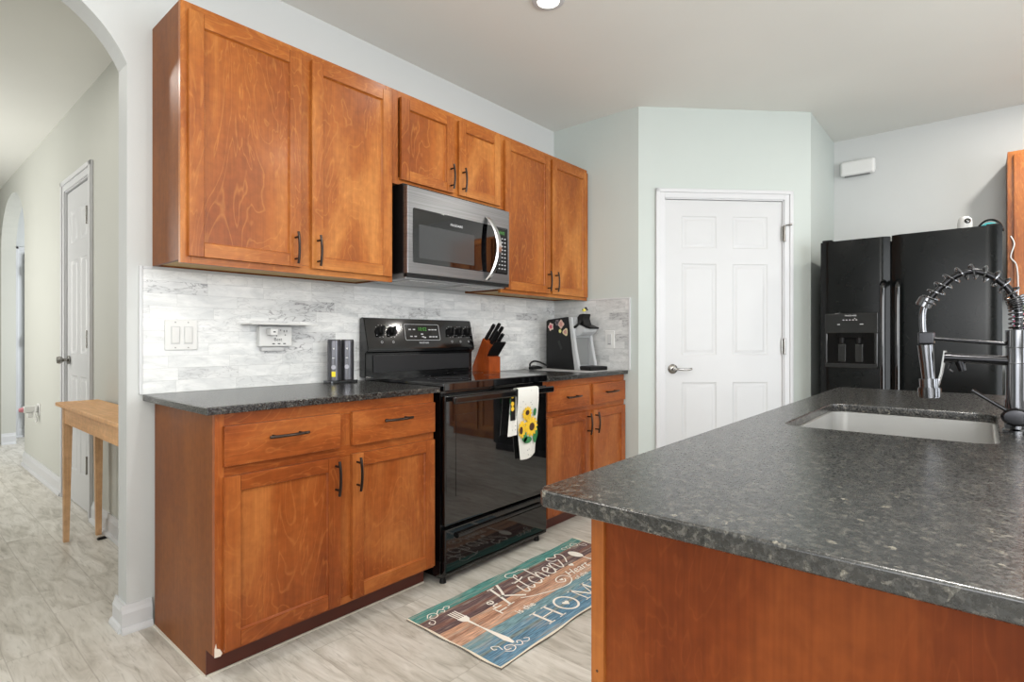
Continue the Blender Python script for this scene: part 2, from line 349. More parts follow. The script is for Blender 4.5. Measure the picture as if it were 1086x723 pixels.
    def text(s, body, size, M, depth=0.0004, align='CENTER', shear=0):
        cu = bpy.data.curves.new('t', 'FONT'); cu.body = body; cu.size = size; cu.extrude = depth; cu.align_x = align; cu.align_y = 'CENTER'; cu.shear = shear
        cu.resolution_u = 3
        ob = bpy.data.objects.new('t', cu); C.objects.link(ob)
        me = bpy.data.meshes.new_from_object(ob); bpy.data.objects.remove(ob); bpy.data.curves.remove(cu)
        t = bmesh.new(); t.from_mesh(me); bpy.data.meshes.remove(me)
        bmesh.ops.transform(t, matrix=M, verts=t.verts); return s._merge(t)
    def ribbon(s, pts, wd, z, taper=False, th=0.0006):
        # flat stroke in the xy plane at height z
        n = len(pts); t = bmesh.new(); L = []; R = []
        for i in range(n):
            a = Vector(pts[max(i-1, 0)]); b = Vector(pts[min(i+1, n-1)]); d = (b-a)
            if d.length < 1e-9: d = Vector((1, 0))
            d.normalize(); nrm = Vector((-d.y, d.x)); ww = wd/2
            if taper: ww *= 0.45+0.55*math.sin(PI*min(1, max(0, i/(n-1))))
            p = Vector(pts[i]); L.append(t.verts.new((*(p+nrm*ww), z))); R.append(t.verts.new((*(p-nrm*ww), z)))
        for i in range(n-1): t.faces.new((L[i], R[i], R[i+1], L[i+1]))
        for f in t.faces[:]:
            if f.normal.z < 0: f.normal_flip()
        for f in t.faces: f.material_index = s.mi
        me = bpy.data.meshes.new('t'); t.to_mesh(me); t.free(); me.transform(s.M); s.bm.from_mesh(me); bpy.data.meshes.remove(me)
        return s
def smooth_curve(P, k=6, closed=False):
    out = []; n = len(P); g = lambda i: Vector(P[i % n]) if closed else Vector(P[max(0, min(n-1, i))])
    for i in range(n if closed else n-1):
        a, b, c, d = g(i-1), g(i), g(i+1), g(i+2)
        for q in range(k):
            t = q/k; out.append(0.5*((2*b)+(c-a)*t+(2*a-5*b+4*c-d)*t*t+(3*b-a-3*c+d)*t**3))
    if not closed: out.append(g(n-1))
    return out
ORI = {}
def link(name, mb, mats, parent=None, smooth=True):
    me = bpy.data.meshes.new(name); bm = mb.bm
    off = ORI.get(parent.name, Vector((0, 0, 0))) if parent else None
    o = bpy.data.objects.new(name, me)
    if parent is None:
        if bm.verts:
            xs = [v.co for v in bm.verts]; lo = Vector([min(p[i] for p in xs) for i in range(3)]); hi = Vector([max(p[i] for p in xs) for i in range(3)])
            off = Vector(((lo.x+hi.x)/2, (lo.y+hi.y)/2, lo.z))
        o.location = off
    bmesh.ops.translate(bm, vec=-off, verts=bm.verts); bm.to_mesh(me); bm.free()
    for m in (mats if isinstance(mats, (list, tuple)) else [mats]): me.materials.append(m)
    if smooth:
        me.polygons.foreach_set('use_smooth', [True]*len(me.polygons)); me.set_sharp_from_angle(angle=math.radians(35))
    C.objects.link(o)
    if smooth:
        wn = o.modifiers.new('normals', 'WEIGHTED_NORMAL'); wn.keep_sharp = True; wn.weight = 80
    if parent: o.parent = parent
    ORI[o.name] = off
    return o
def link_split(name, mb, mats, parent):
    # every separate piece becomes a part of its own
    bm = mb.bm; bm.verts.ensure_lookup_table(); seen = set(); out = []
    for v0 in bm.verts:
        if v0.index in seen: continue
        st = [v0]; comp = set([v0.index])
        while st:
            v = st.pop()
            for e_ in v.link_edges:
                w_ = e_.other_vert(v)
                if w_.index not in comp: comp.add(w_.index); st.append(w_)
        seen |= comp; m2 = MB(); mp = {}
        for i in comp: mp[i] = m2.bm.verts.new(bm.verts[i].co)
        for f in bm.faces:
            if f.verts[0].index in comp: m2.bm.faces.new([mp[v.index] for v in f.verts])
        out.append(link(name, m2, mats, parent))
    bm.free(); return out
def tag(o, label=None, cat=None, group=None, kind=None):
    for k, v in (('label', label), ('category', cat), ('group', group), ('kind', kind)):
        if v: o[k] = v
    return o
def thing(name, loc, label, cat, group=None, rz=0.0, local=False):
    # rz/local: the parts are modelled in the thing's own frame
    o = bpy.data.objects.new(name, None); C.objects.link(o); o.location = loc; o.rotation_euler = (0, 0, rz)
    o.empty_display_size = 0.05; ORI[o.name] = Vector((0, 0, 0)) if local else Vector(loc); return tag(o, label, cat, group)
def struct(name, mb, mats, parent=None, smooth=False):
    o = link(name, mb, mats, parent, smooth)
    if not smooth: o.data.polygons.foreach_set('use_smooth', [False]*len(o.data.polygons))
    o['kind'] = 'structure'
    return o
def copy_thing(src, loc, rz=None, label=None):
    c = src.copy(); C.objects.link(c); c.location = loc
    if rz is not None: c.rotation_euler = (0, 0, rz)
    if label: c['label'] = label
    for ch in list(src.children):
        d = ch.copy(); C.objects.link(d); d.parent = c
        for g in list(ch.children): e = g.copy(); C.objects.link(e); e.parent = d
    return c
def rrect(x0, x1, y0, y1, r, k=6, corners=(1,1,1,1)):
    P = []
    for q, (cx, cy, a0) in enumerate(((x1-r, y1-r, 0), (x0+r, y1-r, 90), (x0+r, y0+r, 180), (x1-r, y0+r, 270))):
        if corners[q]:
            for i in range(k+1):
                a = math.radians(a0+90*i/k); P.append((cx+r*math.cos(a), cy+r*math.sin(a)))
        else: P.append(((x1, x0, x0, x1)[q], (y1, y1, y0, y0)[q]))
    return P
RX = Matrix.Rotation(PI/2, 4, 'X')          # text upright, facing -Y
RZ_W = Matrix.Rotation(-PI/2, 4, 'Z')       # turned to face -X

# ------------------------------------------------------------------ setting
XW, YD, XF, XH = 2.706, -0.72, 4.375, 0.175
DX, DY = 3.583, -1.597
m = MB(); m.box((-3.6, -6.1, -0.1), (4.6, 7.6, 0)); struct('floor', m, FLOOR)
m = MB(); m.box((-3.6, -6.1, CH), (4.6, 7.6, CH+0.1)); struct('ceiling', m, CEIL)
# kitchen wall with arched opening
JL, JR, ac, az, ar = -0.875, -0.087, -0.481, 2.032, 0.43
a0 = math.atan2(2.2-az, JR-ac); arc = [(ac+ar*math.cos(a), az+ar*math.sin(a)) for a in [a0+(PI-2*a0)*i/28 for i in range(29)]]
m = MB()
m.plate([[(-3.5, 0), (JL, 0)] + arc[::-1] + [(JR, 0), (XW+0.11, 0), (XW+0.11, CH), (-3.5, CH)]], 0, 0.11)
m.bm.transform(Matrix.Translation((0, 0.11, 0)) @ RX)
struct('wall_kitchen', m, WALLK)
m = MB(); m.box((XW, YD, 0), (XW+0.1, 0, CH)); struct('wall_pantry_side', m, WALL)
# diagonal pantry wall with door hole, in its own frame
LD = 1.24; e = MB(Matrix.Translation((XW, YD, 0)) @ Matrix.Rotation(-PI/4, 4, 'Z'))
DS0, DS1, DZ = 0.176, 1.045, 2.115
e.box((0, 0, 0), (DS0, 0.1, CH)); e.box((DS1, 0, 0), (LD, 0.1, CH)); e.box((DS0, 0, DZ), (DS1, 0.1, CH))
struct('wall_pantry_diagonal', e, WALL)
m = MB(); m.box((DX, DY, 0), (XF, DY+0.1, CH)); struct('wall_fridge_side', m, WALL)
m = MB(); m.box((XF, -6.0, 0), (XF+0.1, DY+0.1, CH)); struct('wall_fridge', m, WALLK)
m = MB(); # patio wall with wide opening
m.box((-3.5, -6.1, 0), (-0.5, -6.0, CH)); m.box((2.9, -6.1, 0), (XF+.1, -6.0, CH)); m.box((-0.5, -6.1, 2.4), (2.9, -6.0, CH)); struct('wall_patio', m, WALLK)
m = MB(); m.box((-3.6, -6.1, 0), (-3.5, -4.2, CH)); m.box((-3.6, -1.6, 0), (-3.5, 7.5, CH)); m.box((-3.6, -4.2, 0), (-3.5, -1.6, .55)); m.box((-3.6, -4.2, 2.35), (-3.5, -1.6, CH)); struct('wall_rear', m, WALLK)
# hall
m = MB(); AY0, AY1 = 4.05, 5.42; HC, HS, HR = (AY0+AY1)/2, 2.06, (AY1-AY0)/2
HD0, HD1, HDZ = 1.78, 2.45, 2.185

ap = [(HC+HR*math.cos(t), HS+0.5*math.sin(t)) for t in [PI*i/24 for i in range(25)]]
m.plate([[(0.11, 0), (HD0, 0), (HD0, HDZ), (HD1, HDZ), (HD1, 0), (AY0, 0)] + ap[::-1] + [(AY1, 0), (7.5, 0), (7.5, CH), (0.11, CH)]], 0, 0.12)
m.bm.transform(Matrix.Translation((XH, 0, 0)) @ Matrix(((0, 0, 1, 0), (1, 0, 0, 0), (0, 1, 0, 0), (0, 0, 0, 1))))
struct('wall_hall', m, HALLP)
m = MB(); m.box((-1.6, 0.11, 0), (-1.5, 7.5, CH)); struct('wall_hall_left', m, HALLP)
m = MB(); m.box((-1.5, 7.4, 0), (XH, 7.5, CH)); struct('wall_hall_end', m, HALLP)
m = MB(); m.box((XH+0.12, 5.9, 0), (3.0, 6.0, CH)); m.box((3.0, 3.0, 0), (3.1, 6.0, CH)); m.box((XH+.12, 2.9, 0), (3.1, 3.0, CH)); struct('wall_far_room', m, WALLK)
def baseboard(name, a, b, nrm, h=0.105, parent=None):
    # moulded profile swept between two floor points; nrm points into the room
    a, b, nrm = Vector((*a, 0)), Vector((*b, 0)), Vector((*nrm, 0)).normalized()
    prof = [(0, 0), (0.028, 0), (0.028, 0.008), (0.022, 0.02), (0.015, 0.024), (0.015, h*0.72), (0.009, h*0.85), (0.006, h), (0, h)]
    t = bmesh.new(); rows = []
    for p in (a, b): rows.append([t.verts.new(p+nrm*q[0]+Vector((0, 0, q[1]))) for q in prof])
    n = len(prof)
    for i in range(n-1): t.faces.new((rows[0][i], rows[1][i], rows[1][i+1], rows[0][i+1]))
    t.faces.new(rows[0]); t.faces.new(rows[1][::-1]); mb = MB(); mb._merge(t); return struct(name, mb, TRIM, parent)
baseboard('baseboard_kitchen', (JR-0.02, 0), (-0.003, 0), (0, -1))
baseboard('baseboard_jamb', (JR, -0.0), (JR, 0.13), (-1, 0))
baseboard('baseboard_hall_near', (XH, 0.12), (XH, 1.69), (-1, 0), 0.12)
baseboard('baseboard_hall_far', (XH, 2.53), (XH, AY0), (-1, 0), 0.12)
baseboard('baseboard_arch_jamb', (XH, AY1), (XH+0.12, AY1), (0, -1), 0.12)
baseboard('baseboard_far_room', (XH+0.12, 5.9), (3.0, 5.9), (0, -1), 0.12)
baseboard('baseboard_pantry', (XW, -0.66), (XW, YD), (-1, 0))
q = 0.7071
baseboard('baseboard_diagonal', (XW, YD), (XW+0.115*q, YD-0.115*q), (-q, -q))
baseboard('baseboard_fridge', (XF, -6.0), (XF, -3.6), (-1, 0))

def panel_face(mb, W, H, rects, y0, th, x0=0.0, z0=0.0, step=None, field=True):
    """door slab facing -Y with sunk (raised-field) panels; rects (x0,x1,z0,z1)"""
    t = bmesh.new()
    xs = sorted({x0, x0+W, *[r[0] for r in rects], *[r[1] for r in rects]}); zs = sorted({z0, z0+H, *[r[2] for r in rects], *[r[3] for r in rects]})
    def quad(a, b, c, d, mi=0): f = t.faces.new([t.verts.new(v) for v in (a, b, c, d)]); f.material_index = mi
    inside = lambda xm, zm: any(r[0] < xm < r[1] and r[2] < zm < r[3] for r in rects)
    for xa, xb in zip(xs, xs[1:]):
        for za, zb in zip(zs, zs[1:]):
            if not inside((xa+xb)/2, (za+zb)/2): quad((xa, y0, za), (xb, y0, za), (xb, y0, zb), (xa, y0, zb))
    st = step or [(0.0, 0.0), (0.008, 0.006), (0.020, 0.007), (0.032, 0.002), (0.034, 0.001)]
    for r in rects:
        for (i0, d0), (i1, d1) in zip(st, st[1:]):
            o = [(r[0]+i0, y0+d0, r[2]+i0), (r[1]-i0, y0+d0, r[2]+i0), (r[1]-i0, y0+d0, r[3]-i0), (r[0]+i0, y0+d0, r[3]-i0)]
            n = [(r[0]+i1, y0+d1, r[2]+i1), (r[1]-i1, y0+d1, r[2]+i1), (r[1]-i1, y0+d1, r[3]-i1), (r[0]+i1, y0+d1, r[3]-i1)]
            for k in range(4): quad(o[k], o[(k+1) % 4], n[(k+1) % 4], n[k])
        i, d = st[-1]; quad((r[0]+i, y0+d, r[2]+i), (r[1]-i, y0+d, r[2]+i), (r[1]-i, y0+d, r[3]-i), (r[0]+i, y0+d, r[3]-i), 0)
    X1, Z1, Y1 = x0+W, z0+H, y0+th
    quad((x0, Y1, z0), (x0, Y1, Z1), (X1, Y1, Z1), (X1, Y1, z0)); quad((x0, y0, z0), (x0, y0, Z1), (x0, Y1, Z1), (x0, Y1, z0)); quad((X1, y0, z0), (X1, Y1, z0), (X1, Y1, Z1), (X1, y0, Z1))
    quad((x0, y0, Z1), (X1, y0, Z1), (X1, Y1, Z1), (x0, Y1, Z1)); quad((x0, y0, z0), (x0, Y1, z0), (X1, Y1, z0), (X1, y0, z0))
    bmesh.ops.remove_doubles(t, verts=t.verts, dist=1e-6); return mb._merge(t)
def casing(name, x0, x1, z1, wd, parent_M):
    mb = MB(parent_M)
    for (a, b) in (((x0-wd, -0.012, 0), (x0, 0, z1+wd)), ((x1, -0.012, 0), (x1+wd, 0, z1+wd)), ((x0, -0.012, z1), (x1, 0, z1+wd))): mb.box(a, b, 0.002)
    o = wd*0.42
    mb.box((x0-wd, -0.02, 0), (x0-wd+o, -0.01, z1+wd), 0.004); mb.box((x1+wd-o, -0.02, 0), (x1+wd, -0.01, z1+wd), 0.004); mb.box((x0-wd, -0.02, z1+wd-o), (x1+wd, -0.01, z1+wd), 0.004)
    for xa, xb in ((x0-0.004, x0+0.008), (x1-0.008, x1+0.004)): mb.box((xa, -0.004, 0), (xb, 0.1, z1))   # jamb boards
    mb.box((x0, -0.004, z1-0.008), (x1, 0.1, z1+0.004))
    return struct(name, mb, TRIM)
def hinge(x, z, parent, spring=False, name='hinge'):
    mb = MB(); mb.cyl((x, -0.012, z-0.05), (x, -0.012, z+0.05), 0.008, seg=12); mb.box((x-0.016, -0.006, z-0.05), (x+0.004, 0.0, z+0.05))
    for k in (-0.053, 0.053): mb.cyl((x, -0.012, z+k-0.004), (x, -0.012, z+k+0.004), 0.009, seg=12)
    if spring: mb.cyl((x, -0.012, z+0.055), (x+0.035, -0.03, z+0.06), 0.004, seg=8); mb.cyl((x+0.03, -0.028, z+0.06), (x+0.042, -0.034, z+0.061), 0.008, seg=10)
    o = link(name, mb, NICK, parent); return o
M1 = Matrix.Translation((XW, YD, 0)) @ Matrix.Rotation(-PI/4, 4, 'Z')
casing('trim_1', DS0+0.004, DS1-0.004, DZ-0.008, 0.062, M1)
def six_panel(W, H, x0, z0, c=(0.12, 0.37, 0.485, 0.74)):
    rr = []
    for xa, xb in ((x0+c[0], x0+c[1]), (x0+c[2], x0+c[3])):
        for za, zb in ((0.215, 0.83), (1.02, 1.655), (1.762, 1.985)): rr.append((xa, xb, z0+za, z0+zb))
    return rr
def door(name, x0, W, H, M, rects, kind='lever'):
    d = bpy.data.objects.new(name, None); C.objects.link(d); d.matrix_world = M; d['kind'] = 'structure'; ORI[d.name] = Vector((0, 0, 0))
    mb = MB(); panel_face(mb, W, H-0.006, rects, 0.008, 0.04, x0, 0.012); link('door_slab', mb, DOORM, d)
    return d
d1 = door('door_1', 0.188, 0.845, 2.09, M1, six_panel(0.845, 2.09, 0.188, 0.0))
for z, s in ((1.87, True), (1.08, False), (0.28, False)): hinge(1.04, z, d1, s)
mb = MB(); RXm = Matrix.Rotation(PI/2, 4, 'X')
mb.lathe([(0, 0), (0.033, 0), (0.033, 0.006), (0.024, 0.014), (0.012, 0.018), (0.012, 0.045), (0.0, 0.046)], (0.243, 0.006, 0.925), 24, RXm)
mb.tube(smooth_curve([(0.243, -0.038, 0.925), (0.265, -0.043, 0.926), (0.30, -0.042, 0.922), (0.335, -0.042, 0.922), (0.36, -0.044, 0.928)]), 0.008, 10)
mb.box((0.182, -0.002, 0.895), (0.19, 0.008, 0.955)); link('door_lever', mb, NICK, d1)
M2 = Matrix.Translation((XH, 2.45, 0)) @ Matrix.Rotation(-PI/2, 4, 'Z')   # local x = 2.45 - y
casing('trim_2', 0.004, 0.666, HDZ-0.008, 0.075, M2)
d2 = door('door_2', 0.016, 0.638, 2.155, M2, [(0.016+a, 0.016+b, z0, z1) for a, b in ((0.1, 0.28), (0.36, 0.54)) for z0, z1 in ((0.23, 0.88), (1.03, 1.68), (1.80, 2.02))])
for z in (1.92, 1.13, 0.33): hinge(0.655, z, d2)
mb = MB(); mb.lathe([(0, 0), (0.03, 0), (0.03, 0.006), (0.012, 0.012), (0.011, 0.03), (0.022, 0.04), (0.027, 0.052), (0.022, 0.066), (0, 0.07)], (0.08, 0.004, 0.985), 24, RXm); link('door_knob', mb, NICK, d2)
# white door edge seen through the far arch
M3 = Matrix.Translation((0.42, 5.9, 0)); casing('trim_3', 0.0, 0.8, 2.12, 0.07, M3)
d3 = door('door_3', 0.01, 0.78, 2.1, Matrix.Translation((0.42, 5.85, 0)), six_panel(0.78, 2.1, 0.01, 0.0, (0.1, 0.34, 0.44, 0.68)))
for z in (1.9, 1.1, 0.3): hinge(0.02, z, d3)

# backsplash
BS = thing('tile_backsplash', (1.3, -0.004, 0.915), 'marble mosaic tile backsplash in grey and white strips behind the counters and range', 'backsplash')
m = MB(); m.box((-0.036, -0.008, 0.9155), (XW-0.001, -0.0005, 1.4115)); link('tile_field', m, TILE, BS)
m = MB(); m.box((XW-0.008, -0.648, 0.9155), (XW-0.0005, -0.0085, 1.4115)); link('tile_return', m, TILE2, BS)
for a_, b_ in (((-0.048, -0.012, 0.9155), (-0.036, -0.0005, 1.422)), ((-0.0358, -0.012, 1.4115), (-0.002, -0.0005, 1.422)), ((XW-0.012, -0.660, 0.9155), (XW-0.0005, -0.648, 1.422)), ((XW-0.012, -0.6478, 1.4115), (XW-0.0005, -0.33, 1.422))):
    m = MB(); m.box(a_, b_, 0.002); link('edge_trim', m, TRIM, BS)

# ------------------------------------------------------------------ cabinets
def shaker(x0, x1, z0, z1, yf, th=0.02, fr=0.052):
    """framed door: material 0 vertical grain, 1 horizontal grain"""
    mb = MB(); g = 0.0004
    mb.mi = 0
    mb.box((x0, yf, z0), (x0+fr, yf+th, z1), 0.0018); mb.box((x1-fr, yf, z0), (x1, yf+th, z1), 0.0018)
    mb.mi = 2; mb.box((x0+fr-0.001, yf+0.012, z0+fr-0.001), (x1-fr+0.001, yf+th-0.002, z1-fr+0.001)); mb.mi = 0
    mb.prism([(x0+fr, yf+0.006), (x0+fr+0.004, yf+0.012), (x0+fr, yf+0.012)], 2, z0+fr, z1-fr); mb.prism([(x1-fr, yf+0.006), (x1-fr-0.004, yf+0.012), (x1-fr, yf+0.012)], 2, z0+fr, z1-fr)
    mb.mi = 1
    mb.box((x0+fr+g, yf, z0), (x1-fr-g, yf+th, z0+fr), 0.0018); mb.box((x0+fr+g, yf, z1-fr), (x1-fr-g, yf+th, z1), 0.0018)
    mb.prism([(yf+0.006, z0+fr), (yf+0.012, z0+fr+0.004), (yf+0.012, z0+fr)], 0, x0+fr, x1-fr); mb.prism([(yf+0.006, z1-fr), (yf+0.012, z1-fr-0.004), (yf+0.012, z1-fr)], 0, x0+fr, x1-fr)
    return mb
def pull(c, L, vertical, yf):
    """bowed bar pull"""
    mb = MB(); h = L/2; V = (lambda s, d: (c[0], yf-d, c[1]+s)) if vertical else (lambda s, d: (c[0]+s, yf-d, c[1]))
    pts = [V(h*t, 0.026+0.009*(1-t*t)) for t in [-1+2*i/12 for i in range(13)]]
    mb.tube(pts, 0.0055, 8)
    for s in (-h*0.68, h*0.68): mb.cyl(V(s, 0), V(s, 0.03), 0.0045, seg=8)
    return mb
MATW = [WV, WH, WN]; MATB = [BV, BH, BN]
def doors_and_pulls(t, specs, yf, mats=None):
    mats = mats or MATW
    for kind, x0, x1, z0, z1, hx, hz in specs:
        if kind == 'door':
            d = link('door', shaker(x0, x1, z0, z1, yf), mats, t); link('handle', pull((hx, hz), 0.132, True, yf), BRONZE, d)
        else:
            mb = MB(); mb.box((x0, yf, z0), (x1, yf+0.02, z1), 0.0025); d = link('drawer', mb, mats[1], t)
            link('handle', pull((hx, hz), 0.145, False, yf), BRONZE, d)
def wall_cabinet(x0, x1, z0, z1, label, specs, mull, side_l=True, M=None, yb=-0.001):
    t = thing('wall_cabinet', ((x0+x1)/2, -0.15, z0), label, 'cabinet', 'wall cabinets over the range counter')
    yf = -0.285
    mb = MB(); mb.box((x0, yf, z0+0.012), (x0+0.015, yb, z1)); mb.box((x1-0.015, yf, z0+0.012), (x1, yb, z1)); mb.box((x0+0.0151, yf, z1-0.015), (x1-0.0151, yb, z1)); mb.box((x0+0.0151, -0.01, z0+.012), (x1-0.0151, yb, z1-0.0151)); link('carcass', mb, WY, t)
    mb = MB(); mb.box((x0+0.015, yf, z0+0.018), (x1-0.015, yb-.002, z0+0.03)); link('bottom_panel', mb, TAN, t)
    mb = MB(); fw = 0.036
    mb.box((x0, -0.305, z0), (x0+fw, yf, z1), 0.001); mb.box((x1-fw, -0.305, z0), (x1, yf, z1), 0.001)
    if mull: mb.box((mull-0.03, -0.305, z0+fw+0.0005), (mull+0.03, yf, z1-fw-0.0005))
    mb.mi = 1; mb.box((x0+fw, -0.305, z0), (x1-fw, yf, z0+fw), 0.001); mb.box((x0+fw, -0.305, z1-fw), (x1-fw, yf, z1), 0.001)
    link('face_frame', mb, MATW, t)
    doors_and_pulls(t, specs, -0.325); return t
wall_cabinet(0.0, 0.944, 1.4126, 2.3707, 'large double door wall cabinet in orange brown maple left of the microwave',
    [('door', 0.022, 0.458, 1.438, 2.34, 0.430, 1.515), ('door', 0.507, 0.928, 1.438, 2.34, 0.532, 1.515)], 0.482)
wall_cabinet(0.9445, 1.7445, 1.904, 2.3707, 'short double door maple wall cabinet directly above the steel microwave',
    [('door', 0.986, 1.344, 1.928, 2.34, 1.318, 2.01), ('door', 1.384, 1.724, 1.928, 2.34, 1.408, 2.01)], 1.364)
wall_cabinet(1.745, 2.70, 1.4126, 2.3707, 'double door maple wall cabinet in the corner right of the microwave',
    [('door', 1.770, 2.224, 1.434, 2.34, 2.196, 1.515), ('door', 2.25, 2.682, 1.434, 2.34, 2.28, 1.515)], 2.237)
# right hand cabinet, faces -X on the fridge wall
R_ = Matrix.Translation((XF, -2.64, 0)) @ Matrix.Rotation(-PI/2, 4, 'Z')
t = thing('wall_cabinet', (XF, -2.64, 0), 'maple wall cabinet at the right edge beside the black refrigerator', 'cabinet', None, -PI/2, True)
mb = MB(); mb.box((0.0, -0.285, 1.39), (0.76, -0.001, 2.345)); link('carcass', mb, WY, t)
mb = MB(); mb.box((0.0, -0.305, 1.37), (0.76, -0.2855, 2.345), 0.001); link('face_frame', mb, WV, t)
for xa, xb in ((0.03, 0.37), (0.39, 0.73)): link('door', shaker(xa, xb, 1.395, 2.32, -0.325), MATW, t)
t.location.z = 0

def base_cabinet(x0, x1, label, specs, mull, chip=False, left_end=True):
    t = thing('base_cabinet', ((x0+x1)/2, -0.3, 0), label, 'cabinet', 'base cabinets under the wall counter')
    zt, zb = 0.889, 0.09
    mb = MB(); y1 = -0.03 if left_end else -0.001
    mb.prism([(y1, 0.0), (y1, zt), (-0.59, zt), (-0.59, zb), (-0.535, zb), (-0.535, 0.0)], 0, x0, x0+0.016)
    mb.prism([(-0.001, 0.0), (-0.001, zt), (-0.59, zt), (-0.59, zb), (-0.535, zb), (-0.535, 0.0)], 0, x1-0.016, x1)
    mb.box((x0+0.016, -0.58, zb+0.005), (x1-0.016, -0.02, zb+0.02)); mb.box((x0+0.016, -0.02, zb), (x1-0.016, -0.002, zt)); link('carcass', mb, WY, t)
    mb = MB(); mb.box((x0+0.0005, -0.54, 0.0), (x1, -0.5355, zb)); link('toe_kick', mb, BR, t)
    fw = 0.03; mb = MB()
    mb.box((x0, -0.61, zb), (x0+fw, -0.59, zt), 0.001); mb.box((x1-fw, -0.61, zb), (x1, -0.59, zt), 0.001); mb.box((mull-0.032, -0.61, zb+0.0285), (mull+0.032, -0.59, 0.6695)); mb.box((mull-0.032, -0.61, 0.7155), (mull+0.032, -0.59, zt-0.0505))
    mb.mi = 1; mb.box((x0+fw, -0.61, zb), (x1-fw, -0.59, zb+0.028), 0.001); mb.box((x0+fw, -0.61, 0.67), (x1-fw, -0.59, 0.715)); mb.box((x0+fw, -0.61, zt-0.05), (x1-fw, -0.59, zt), 0.001)
    link('face_frame', mb, MATB, t)
    if chip:
        mb = MB(); pts = [(x0-0.0002, 0.09), (x0-0.0002, 0.118), (x0+0.004, 0.135), (x0+0.006, 0.118), (x0+0.016, 0.112), (x0+0.024, 0.096), (x0+0.018, 0.088)]
        mb.prism(pts, 1, -0.6112, -0.6095); o = link('chipped_patch', mb, plain('bare_primer', (226, 214, 200), 0.8), t); o['label'] = 'pale chipped finish'
        mb = MB(); mb.box((x0+0.001, -0.546, 0.0), (x1, -0.541, 0.006)); mb.box((x0-0.008, -0.54, 0), (x0-0.0005, -0.032, 0.005)); link('caulk_line', mb, plain('caulk', (214, 208, 196), 0.7), t)
    doors_and_pulls(t, specs, -0.63, MATB); return t
base_cabinet(0.0, 0.944, 'long base cabinet with chipped corner under the left counter beside the range',
    [('drawer', 0.024, 0.454, 0.712, 0.846, 0.235, 0.795), ('drawer', 0.507, 0.938, 0.712, 0.846, 0.716, 0.797),
     ('door', 0.024, 0.454, 0.104, 0.678, 0.432, 0.60), ('door', 0.507, 0.936, 0.104, 0.678, 0.527, 0.60)], 0.48, True)
base_cabinet(1.757, 2.70, 'two drawer base cabinet in the corner right of the black range, below the coffee maker',
    [('drawer', 1.785, 2.228, 0.712, 0.846, 2.03, 0.785), ('drawer', 2.275, 2.685, 0.712, 0.846, 2.48, 0.785),
     ('door', 1.785, 2.228, 0.104, 0.678, 2.206, 0.60), ('door', 2.275, 2.685, 0.104, 0.678, 2.297, 0.60)], 2.252, False, False)
# counters
mb = MB(); mb.plate([rrect(-0.036, 0.955, -0.645, -0.0085, 0.004, 3)], 0.8895, 0.915, 0.003)
tag(link('granite_countertop', mb, GRAN), 'dark speckled granite countertop on the left cabinet, holding the grinders', 'countertop', 'wall countertops')
mb = MB(); mb.plate([rrect(1.756, XW-0.0085, -0.645, -0.0085, 0.004, 3)], 0.8895, 0.915, 0.003)
tag(link('granite_countertop', mb, GRAN), 'dark speckled granite countertop in the corner beneath the coffee maker', 'countertop', 'wall countertops')

# ------------------------------------------------------------------ island
IX0, IX1, IY1, IY0 = -0.098, 2.137, -2.02, -3.05
I = thing('kitchen_island', (1.0, -2.5, 0), 'kitchen island base with flat reddish wooden end panel under the granite slab', 'kitchen island')
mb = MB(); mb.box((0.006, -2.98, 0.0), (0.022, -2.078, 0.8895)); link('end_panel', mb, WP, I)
mb = MB(); mb.box((0.0, -2.0775, 0.0), (0.03, -2.055, 0.8895), 0.001); o = link('corner_stile', mb, WE, I); o['label'] = 'lighter yellowish edge strip with screw holes'
mb = MB()
for z in (0.30, 0.36, 0.10, 0.62): mb.cyl((-0.0006, -2.066, z), (0.002, -2.066, z), 0.0022, seg=8)
mb.bm.verts.index_update(); link_split('screw_hole', mb, BROWN, I)
mb = MB(); mb.box((0.03, -2.0775, 0.1), (2.06, -2.06, 0.8895)); mb.box((2.045, -2.98, 0.0), (2.06, -2.0775, 0.8895)); mb.box((0.022, -2.98, 0), (2.045, -2.965, 0.8895)); link('carcass', mb, WY, I)
mb = MB(); mb.box((0.03, -2.13, 0), (2.045, -2.12, 0.1)); link('toe_kick', mb, BR, I)
for k in range(4):
    xa = 0.06+k*0.5; link('door', shaker(xa, xa+0.46, 0.11, 0.68, -2.0795+0.0+0.04, -0.02), MATW, I)
    mb = MB(); mb.box((xa, -2.0595, 0.71), (xa+0.46, -2.0395, 0.85), 0.002); link('drawer', mb, WH, I)
SX0, SX1, SY0, SY1 = 0.787, 1.405, -2.548, -2.130
mb = MB(); hole = rrect(SX0, SX1, SY0, SY1, 0.045, 8)
mb.plate([rrect(IX0, IX1, IY0, IY1, 0.022, 5), hole], 0.89, 0.915, 0.004)
tag(link('island_countertop', mb, GRAN), 'large dark granite slab with sink cutout on top of the kitchen island', 'countertop')
